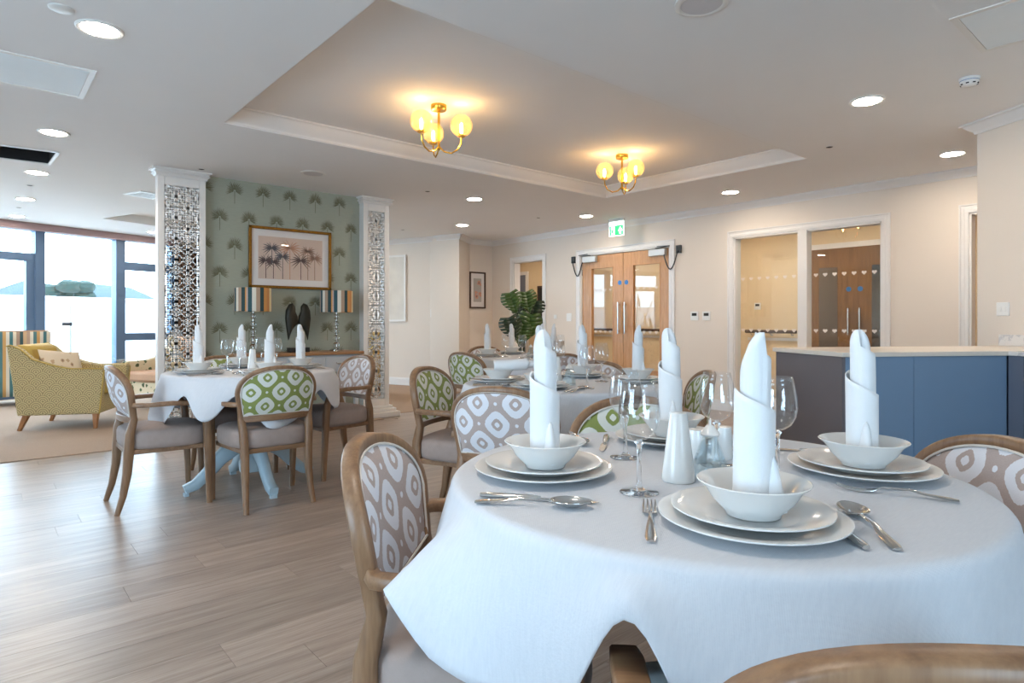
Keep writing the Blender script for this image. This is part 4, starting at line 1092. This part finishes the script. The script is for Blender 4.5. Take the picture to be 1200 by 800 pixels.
q = atd(170, 377, 7.75); armchair('armchair', 'floral armchair with peach seat behind the fretwork screen', (q.x + .27, q.y - .05, .004), 206, 'floral', 'peach', W=.76, D=.76, hb=.88, ha=.58)
cu = cushion_mesh(.44, .44, .15).build('scatter_cushion', 'cushion2', ang=180); cu.location = (q.x + .33, q.y - .1, .66); cu.rotation_euler = (math.radians(-16), .5, math.radians(180) - PI / 2 - .3); tag(cu, 'cream floral scatter cushion in the floral armchair', 'cushion')
# striped high chair by the window, seen from behind
q = atd(8, 377, 8.0); t = thing('striped_chair', 'striped upholstered chair by the lounge window at the left edge', 'armchair', (q.x, q.y, .004), math.radians(-4))
def shell(i, j):
    u = 2 * i / 24 - 1; z = .12 + .82 * j / 8; th = u * 1.25; r = .42 + .015 * j / 8
    return (r * math.sin(th) * 1.02, -.16 + .36 * (1 - math.cos(th)) - .02 * j / 8, z)
MB().grid(shell, 25, 9).build('curved_back', 'stripe', t, solid=.07, ang=180)
MB().lathe([(0, .13), (.3, .13), (.33, .2), (.33, .4), (.3, .46), (0, .47)], 28, c=(0, .16, 0)).build('seat_cushion', 'yellow' if 0 else 'stripe', t)
MB().tube([(shell(i, 8)[0], shell(i, 8)[1], .945) for i in range(25)], .012, 6).build('piping', 'peach', t)
for x, y in ((-.26, -.05), (.3, .02), (-.24, .38), (.24, .38)): MB().sweep([(x, y, .15), (x, y, 0)], [.05, .035], [.05, .035], up=(0, 1, 0)).build('leg', 'darkwood', t)
# glass side table
q = atd(128, 377, 7.75); t = thing('side_table', 'small clear glass side table between the two lounge armchairs', 'table', (q.x - .04, q.y + .22, .004), .35)
MB().box(-.26, .26, -.22, .22, .58, .592).build('top', 'pane_blue', t) if 0 else MB().box(-.26, .26, -.22, .22, .58, .592).build('top', 'crystal', t)
for s in (-1, 1): MB().box(s * .25 - .006, s * .25 + .006, -.22, .22, 0, .58).build('side_panel', 'crystal', t)
MB().box(-.244, .244, -.2, .2, .2, .21).build('shelf', 'crystal', t)
# mustard seat seen beside the right-hand screen
q = atd(466, 377, 9.0); armchair('armchair', 'ochre high-backed armchair glimpsed behind the right fretwork screen', (q.x - .62, q.y + .3, .004), 200, 'ochre', 'ochre', hb=.92)

# ------------------------------------------------------------------ plant
q = atd(611, 377, 8.5); t = thing('monstera_plant', 'tall green monstera plant beside the open doorway', 'plant', (q.x, q.y, 0))
MB().lathe([(0, 0), (.14, 0), (.19, .34), (.2, .36), (.18, .36), (.17, .33), (0, .33)], 28, caps=False).build('pot', 'pot', t); MB().lathe([(0, .31), (.168, .31), (.168, .325), (0, .325)], 24).build('soil', 'soil', t)
def leafm(L, seed):
    rnd = random.Random(seed); mb = MB(); n = 7
    # heart-shaped blade with slits: lobes on each side of the rib
    for s in (-1, 1):
        for k in range(n):
            v0, v1 = k / n, (k + .78) / n
            w = lambda v: L * .47 * (math.sin(PI * min(1, (v * .86 + .14)) ** .8)) ** .8
            sl = .1 * L
            v2 = (k + 1) / n; ins = .55
            q = lambda x, y: (x, y, -.35 * x * x / L - .25 * y * y / L)
            a0, a2, a1 = w(v0), w(min(1, v2)), w(v1)
            p = [(0, L * v0), (0, L * v2), (s * a2 * ins, L * v2 - sl * .55), (s * a0 * ins, L * v0 - sl * .55), (s * a1, L * v1 - sl), (s * a0 * 1.02, L * v0 - sl), (s * a1 * ins, L * v1 - sl * .55)]
            mb.add([q(*z_) for z_ in p], [(0, 1, 2, 6, 3), (3, 6, 4, 5)])
    mb.add([(-.02 * L, 0, 0.001), (.02 * L, 0, .001), (.01 * L, L * .5, .001 - .0625 * L), (-.01 * L, L * .5, .001 - .0625 * L), (0, L, -.25 * L)], [(0, 1, 2, 3), (3, 2, 4)])
    return mb
rt = Vector((RT[0], RT[1], 0)); fw = Vector((FW[0], FW[1], 0)); up = Vector((0, 0, 1))
LV = [(597, 343, 605, 367, .30, 'leaf', -.25), (596, 372, 603, 398, .33, 'leaf2', -.1), (616, 342, 622, 372, .30, 'leaf', .1), (629, 352, 622, 377, .30, 'leaf2', .2), (622, 368, 616, 402, .38, 'leaf', 0), (613, 380, 608, 404, .3, 'leaf', -.05), (626, 372, 622, 396, .28, 'leaf2', .25), (608, 356, 612, 378, .26, 'leaf2', .3)]
for i, (x0, y0, x1, y1, L, m, dz) in enumerate(LV):
    a = atd(x0, y0, 8.35 + dz); b = atd(x1, y1, 8.25 + dz); d = (b - a).normalized()
    o = leafm(L, i).build('leaf', m, t, ang=180, solid=.004)
    side = d.cross(-fw).normalized(); nrm = side.cross(d).normalized()
    R_ = Matrix((side, d, nrm)).transposed().to_4x4(); R_.translation = a - Vector((q.x, q.y, 0)); o.matrix_local = R_
    st = a - Vector((q.x, q.y, 0)); MB().tube([(0, 0, .3), (st.x * .25, st.y * .25, .3 + (st.z - .3) * .6), (st.x * .7, st.y * .7, st.z * .98), tuple(st)], [.009, .008, .006, .004], 6).build('stalk', 'leaf2', t)

# ------------------------------------------------------------------ ceiling fittings
def mk_down():
    t = thing('downlight', '', 'light')
    MB().lathe([(.078, 0), (.1, 0), (.1, -.004), (.094, -.008), (.08, -.006), (.078, 0)], 40, caps=False).build('trim_ring', 'plastic', t)
    MB().lathe([(0, -.003), (.08, -.003), (.08, -.0005), (0, -.0005)], 40).build('diffuser', 'lampemit', t)
    return t
DOWN = Proto(mk_down)
DL = [(.446, 3.521, 'large downlight above the near left of the room by the access hatch'), (.432, 5.661, 'downlight between the access hatch and the open vent'), (.428, 7.285, 'downlight just beyond the open ceiling vent'), (.425, 8.935, 'second downlight beyond the open ceiling vent'), (.408, 10.449, 'downlight nearest the blind box at the left'), (2.088, 10.95, 'downlight nearest the blind box beside the fretwork screen'),
      (4.249, 1.518, 'downlight between the ceiling tray and the smoke detector'), (6.121, 1.536, 'downlight nearest the servery wall'), (6.13, 3.541, 'downlight above the glazed screen'), (4.275, 5.625, 'downlight left of the far tray edge nearest the green wall'), (5.3, 7.26, 'downlight in front of the pier'), (6.078, 5.575, 'downlight above the oak double doors'),
      (.43, 1.0, 'added downlight out of the picture above the front table'), (4.3, 9.6, 'downlight over the far lounge'), (7.8, 1.2, 'added corridor downlight by the dark oak doors'), (7.8, 3.2, 'added corridor downlight behind the glazed screen'), (7.8, 5.6, 'added corridor downlight behind the oak double doors'), (7.8, 4.4, 'added corridor downlight between the glazed screen and the oak doors'), (7.8, 7.0, 'added corridor downlight left of the oak double doors'), (7.8, 9.2, 'added corridor downlight behind the open doorway')]  # added unseen lamps: over the front table, and along the corridor to brighten it
for x, y, l in DL: DOWN.put((x, y, ZC), 0, l, 'recessed downlights')
def disc(name, lb, cat, px, py, r, m, h=.006, grp=None):
    p = atz(px, py, ZC); o = MB().lathe([(0, -h), (r * .86, -h), (r, -h * .4), (r, 0), (0, 0)], 32, caps=False).build(name, m); o.location = (p.x, p.y, ZC - .0005); return tag(o, lb, cat, grp)
def speaker(px, py, lb):
    p = atz(px, py, ZC); t = thing('ceiling_speaker', lb, 'speaker', (p.x, p.y, ZC), group='ceiling speakers')
    MB().lathe([(.088, 0), (.115, 0), (.115, -.005), (.1, -.009), (.088, -.006)], 40, caps=False).build('rim', 'plastic', t); MB().lathe([(0, -.005), (.09, -.005), (.09, -.001), (0, -.001)], 40).build('grille', 'greyspk', t)
speaker(822, 4, 'round grey ceiling speaker at the top edge of the picture'); speaker(367, 203, 'round grey ceiling speaker above the green wall')
disc('ceiling_disc', 'white blank ceiling disc beside the large left downlight', 'cover', 72, 10, .05, 'plastic')
for px, py, l in ((236, 198, 'above the left fretwork screen'), (1136 - 164, 172, 'beyond the right end of the tray'), (631, 255, 'above the open doorway'), (22, 243, 'near the blind box'), (472, 269, 'beyond the right fretwork screen'), (35, 217, 'between two left downlights'), (501, 224, 'between the tray and the green wall')):
    p = atz(px, py, ZC); t = thing('sprinkler_head', 'small recessed sprinkler cap ' + l, 'sprinkler', (p.x, p.y, ZC), group='recessed sprinkler caps')
    MB().lathe([(.026, 0), (.036, 0), (.036, -.003), (.026, -.004)], 20, caps=False).build('rim', 'plastic', t); MB().lathe([(0, -.002), (.026, -.002), (.026, -.0005), (0, -.0005)], 20).build('cap', 'void', t)
# smoke detector
p = atz(1136, 92, ZC); t = thing('smoke_detector', 'white smoke detector near the servery wall cove', 'detector', (p.x, p.y, ZC))
MB().lathe([(0, 0), (.052, 0), (.052, -.012), (.05, -.014), (0, -.014)], 32, caps=False).build('base', 'plastic', t); MB().lathe([(.047, -.016), (.045, -.03), (.03, -.044), (0, -.046)], 32, caps=False).build('sensor_head', 'plastic', t)
MB().lathe([(.0475, -.014), (.0475, -.0165), (.044, -.0165), (.044, -.014)], 32, caps=False).build('seam', 'bluedot', t)
mb = MB()
for k in range(8):
    a = k * PI / 4; mb.box(.036, .044, -.007, .007, -.036, -.03, Matrix.Rotation(a, 4, 'Z'))
mb.build('vent_slot', 'void', t)
# access hatches
def hatch(c, lb):
    P = [atz(*q, ZC) for q in c]; c0 = sum(P, Vector()) / 4
    u = ((P[1] - P[0]) + (P[2] - P[3])) / 2; v = ((P[3] - P[0]) + (P[2] - P[1])) / 2
    t = thing('access_hatch', lb, 'hatch', (c0.x, c0.y, ZC), math.atan2(u.y, u.x), 'ceiling access hatches'); a, b = u.length / 2, v.length / 2
    MB().box(-a, a, -b, -b + .03, -.004, 0).box(-a, a, b - .03, b, -.004, 0).box(-a, -a + .03, -b + .03, b - .03, -.004, 0).box(a - .03, a, -b + .03, b - .03, -.004, 0).build('frame', 'plastic', t)
    MB().box(-a + .033, a - .033, -b + .033, b - .033, -.003, -.0002).build('door', 'hatch', t)
M['hatch'] = plain('pale_blue_hatch_door', (238, 246, 250), .5, var=.02)
def hatch_xy(x0, x1, y0, y1, lb): 
    pr = lambda x, y: (600 + FPX * (x * RT[0] + y * RT[1]) / (x * FW[0] + y * FW[1]), HZ - FPX * (ZC - CAMH) / (x * FW[0] + y * FW[1]))
    hatch([pr(x0, y0), pr(x1, y0), pr(x1, y1), pr(x0, y1)], lb)
h0 = atz(117, 84, ZC); h1 = atz(95, 115, ZC)
hatch_xy(h0.x - .75, (h0.x + h1.x) / 2, h0.y, h1.y, 'pale rectangular access hatch in the ceiling at the left')
h2 = atz(1112, 22, ZC); hatch_xy(h2.x, h2.x + .55, h2.y - .6, h2.y, 'white access hatch at the top right of the ceiling')
# open vent slot with rod; added dark liner and back paint in the shade
vh = [Vector(q + (0,)) for q in vent_hole]
t = thing('ceiling_vent', 'open rectangular ceiling vent with dark inside at the left', 'vent', (vh[1].x, vh[1].y, ZC))
o3 = Vector((vh[1].x, vh[1].y, 0))
mb = MB(); mb.add([(*(q - o3)[:2], z) for z in (.16, .19) for q in vh], [(0, 1, 2, 3), (4, 5, 6, 7)] + [(i, (i + 1) % 4, (i + 1) % 4 + 4, i + 4) for i in range(4)]); mb.build('duct_shade_back', 'void', t)
mb = MB(); cc = sum(vh, Vector()) / 4 - o3; li = [(q - o3) + (cc - (q - o3)).normalized() * .006 for q in vh]; mb.add([(q.x, q.y, z) for z in (.002, .16) for q in li], [(i, (i + 1) % 4, (i + 1) % 4 + 4, i + 4) for i in range(4)]); mb.build('duct_shade_liner', 'void', t)
mb = MB()
for i in range(4):
    a, b = vh[i] - o3, vh[(i + 1) % 4] - o3; mb.seg(a, b, -.012, .012, -.008, .001)
mb.build('edge_frame', 'plastic', t)
MB().tube([tuple((vh[0] * .5 + vh[3] * .5 - o3) + Vector((0, 0, .08))), tuple((vh[1] * .5 + vh[2] * .5 - o3) + Vector((0, 0, .08)))], .012).build('rod', 'brushed', t)
p = atz(172, 228, ZC); t = thing('air_grille', 'slatted ceiling air grille left of the fretwork screen', 'vent', (p.x, p.y, ZC), math.atan2(WD.y, WD.x))
MB().box(-.16, .16, -.16, -.13, -.012, 0).box(-.16, .16, .13, .16, -.012, 0).box(-.16, -.13, -.13, .13, -.012, 0).box(.13, .16, -.13, .13, -.012, 0).build('frame', 'plastic', t)
for k in range(5): MB().box(-.13, .13, -.105 + k * .052 - .012, -.105 + k * .052 + .012, -.012, -.006).build('slat', 'plastic', t)
MB().box(-.13, .13, -.13, .13, -.003, -.0005).build('backing', 'void', t)

# brass pendants in the tray
def pendant(x, y, rot, lb):
    t = thing('pendant_light', lb, 'light', (x, y, ZT), rot, 'brass three-globe ceiling lights')
    MB().lathe([(0, 0), (.055, 0), (.055, -.03), (.05, -.036), (0, -.036)], 32, caps=False).build('canopy', 'brass', t)
    MB().tube([(0, 0, -.03), (0, 0, -.29)], .009, 12).lathe([(0, -.285), (.013, -.29), (.013, -.305), (0, -.318)], 14, caps=False).build('stem', 'brass', t)
    for k in range(3):
        a = 2 * PI * k / 3; c_, s_ = math.cos(a), math.sin(a)
        pts = [(.005, -.29), (.04, -.325), (.09, -.338), (.135, -.315), (.158, -.275), (.162, -.235)]
        am = MB().tube([(r * c_, r * s_, z) for r, z in pts], .0055, 8).build('arm', 'brass', t)
        MB().lathe([(0, -.23), (.024, -.228), (.026, -.212), (0, -.21)], 20, c=(.162 * c_, .162 * s_, 0), caps=False).build('cup', 'brass', t)
        gb = MB(); R_ = .077; zc = -.15
        gb.lathe([(R_ * math.sin(q), zc + R_ * math.cos(q)) for q in [PI * j / 16 for j in range(1, 15)]], 28, c=(.162 * c_, .162 * s_, 0), caps=False); gb.build('globe', 'amber', t, ang=180)
        MB().lathe([(0, -.207), (.008, -.2), (.011, -.17), (.009, -.14), (0, -.13)], 14, c=(.162 * c_, .162 * s_, 0), caps=False).build('bulb', 'bulb', t)
        l = bpy.data.lights.new('bulb_light', 'POINT'); l.energy = .8; l.color = (1, .8, .55); l.shadow_soft_size = .004
        lo = bpy.data.objects.new('bulb_light', l); COL.objects.link(lo); lo.parent = t; lo.location = (.162 * c_, .162 * s_, -.115)
    return t
pendant(2.44, 3.62, math.radians(70), 'brass three-globe ceiling light nearest the picture front'); pendant(4.42, 3.62, math.radians(27), 'brass three-globe ceiling light nearest the oak doors')

# ------------------------------------------------------------------ small wall things
# exit sign hanging before the double doors
p = atX(722.5, 270, 6.55); t = thing('exit_sign', 'green running man exit sign with arrow above the oak doors', 'sign', (p.x, p.y, ZC))
MB().box(-.02, .02, -.13, .13, -.035, 0).build('housing', 'alu', t, bevel=.004)
zc = p.z - ZC
bl = MB().box(-.006, .006, -.125, .125, zc - .075, -.034).build('blade', 'exitwhite', t)
def flat(mb, pts, x=-.0075): mb.add([(x, -u, zc + v) for u, v in pts], [tuple(range(len(pts)))])
mb = MB(); flat(mb, [(-.117, -.066), (.117, -.066), (.117, .066), (-.117, .066)], -.0068); mb.build('green_field', 'exitgreen', bl)
mb = MB(); flat(mb, [(.03, -.01), (.055, -.01), (.055, -.05), (.085, -.05), (.085, -.01), (.11, -.01), (.07, .05)]); mb.build('arrow', 'exitwhite', bl)
mb = MB(); flat(mb, [(-.09, -.066), (-.025, -.066), (-.025, .056), (-.09, .056)]); mb.build('door_symbol', 'exitwhite', bl)
mb = MB()
flat(mb, [(-.072, .034), (-.062, .04), (-.054, .034), (-.054, .024), (-.062, .018), (-.072, .024)], -.0082)
flat(mb, [(-.09, .012), (-.06, .016), (-.05, .006), (-.035, .004), (-.035, -.004), (-.055, -.004), (-.06, -.02), (-.045, -.036), (-.05, -.06), (-.06, -.06), (-.058, -.04), (-.075, -.026), (-.085, -.045), (-.11, -.05), (-.11, -.04), (-.092, -.036), (-.08, -.01), (-.078, .002), (-.1, -.006), (-.105, .0)], -.0082)
mb.build('running_figure', 'exitgreen', bl)
def plate(name, lb, cat, p, axis, w=.085, h=.085, kind='switch', rz=None):
    t = thing(name, lb, cat, p, rz if rz is not None else 0)
    MB().box(-.009, 0, -w / 2, w / 2, -h / 2, h / 2).build('plate', 'plastic', t, bevel=.002)
    if kind == 'thermo': MB().box(-.012, -.008, -w * .3, w * .3, .0, h * .32).build('display', 'void', t); MB().box(-.011, -.008, -w * .3, w * .3, -h * .35, -h * .12).build('button_row', 'plastic', t)
    else:
        for k in ((-1, 1) if kind == 'double' else (0,)): MB().box(-.0125, -.008, k * w * .2 - .011, k * w * .2 + .011, -.016, .016).build('rocker', 'plastic', t, bevel=.001)
    return t
plate('light_switch', 'white switch panel left of the oak doors', 'switch', (XB, 6.614, 1.14), 0, .1, .12)
plate('light_switch', 'small white switch beside the open doorway', 'switch', (XB, 6.91, 1.15), 0, .06, .06)
plate('thermostat', 'white thermostat nearest the oak doors', 'thermostat', (XB, 4.434, 1.145), 0, .11, .11, 'thermo')
plate('thermostat', 'white thermostat nearest the glazed screen', 'thermostat', (XB, 4.266, 1.144), 0, .11, .11, 'thermo')
plate('thermostat', 'corridor thermostat seen through the left pane', 'thermostat', (8.72, 4.6, 1.3), 0, .1, .1, 'thermo')
p = RW0 + RWD * .63
d_ = ray(1176, 362); 
# intersect that pixel ray with the servery wall
nn = Vector((RWD.y, -RWD.x)); tt = nn.dot(RW0) / (nn.x * d_[0] + nn.y * d_[1]); sp = Vector((d_[0] * tt, d_[1] * tt, CAMH + d_[2] * tt))
plate('light_switch', 'white double switch on the servery wall', 'switch', tuple(sp), 0, .09, .09, 'double', rz=math.atan2(-nn.y, -nn.x) if nn.dot(Vector((d_[0], d_[1]))) < 0 else math.atan2(nn.y, nn.x))
nl = Vector((-ld.y, ld.x)); 
def on_line(px, py, L0, dd):
    d = ray(px, py); n2 = Vector((-dd.y, dd.x)); t_ = n2.dot(L0) / (n2.x * d[0] + n2.y * d[1]); return Vector((d[0] * t_, d[1] * t_, CAMH + d[2] * t_))
rzl = math.atan2(-nl.y, -nl.x)
p = on_line(508.5, 367, LW0 + off, ld); plate('thermostat', 'white thermostat on the lounge wall left of the pier', 'thermostat', tuple(p), 0, .13, .13, 'thermo', rz=rzl)
p = on_line(460, 338, LW0 + off, ld); t = thing('wall_art', 'pale cream framed panel on the lounge wall beside the fretwork', 'picture', tuple(p), rzl)
MB().box(-.03, 0, -.3, .3, -.56, -.53).box(-.03, 0, -.3, .3, .53, .56).box(-.03, 0, -.3, -.27, -.53, .53).box(-.03, 0, .27, .3, -.53, .53).build('frame', 'trim', t); MB().box(-.014, -.002, -.27, .27, -.53, .53).build('print', 'palewall', t)
# small dark framed picture in the recess
t = thing('framed_picture', 'small dark framed print in the recess beside the pier', 'picture', (6.49, 8.47, 1.61))
MB().box(-.17, .17, -.03, 0, -.31, -.285).box(-.17, .17, -.03, 0, .285, .31).box(-.17, -.145, -.03, 0, -.285, .285).box(.145, .17, -.03, 0, -.285, .285).build('frame', 'darkwood', t)
MB().box(-.15, .15, -.014, -.002, -.29, .29).build('mount', 'mat_white', t); MB().box(-.085, .085, -.016, -.013, -.2, .2).build('art_print', m_floral('rose_art_print', (178, 172, 166), (206, 150, 128), (140, 120, 116), 9), t)
t = thing('framed_picture', 'dark framed picture on the corridor wall seen through the open doorway', 'picture', (8.72, 9.12, 1.45))
MB().box(-.03, 0, -.2, .2, -.35, .35).build('frame', 'darkwood', t); MB().box(-.032, -.029, -.16, .16, -.31, .31).build('print', 'void', t)
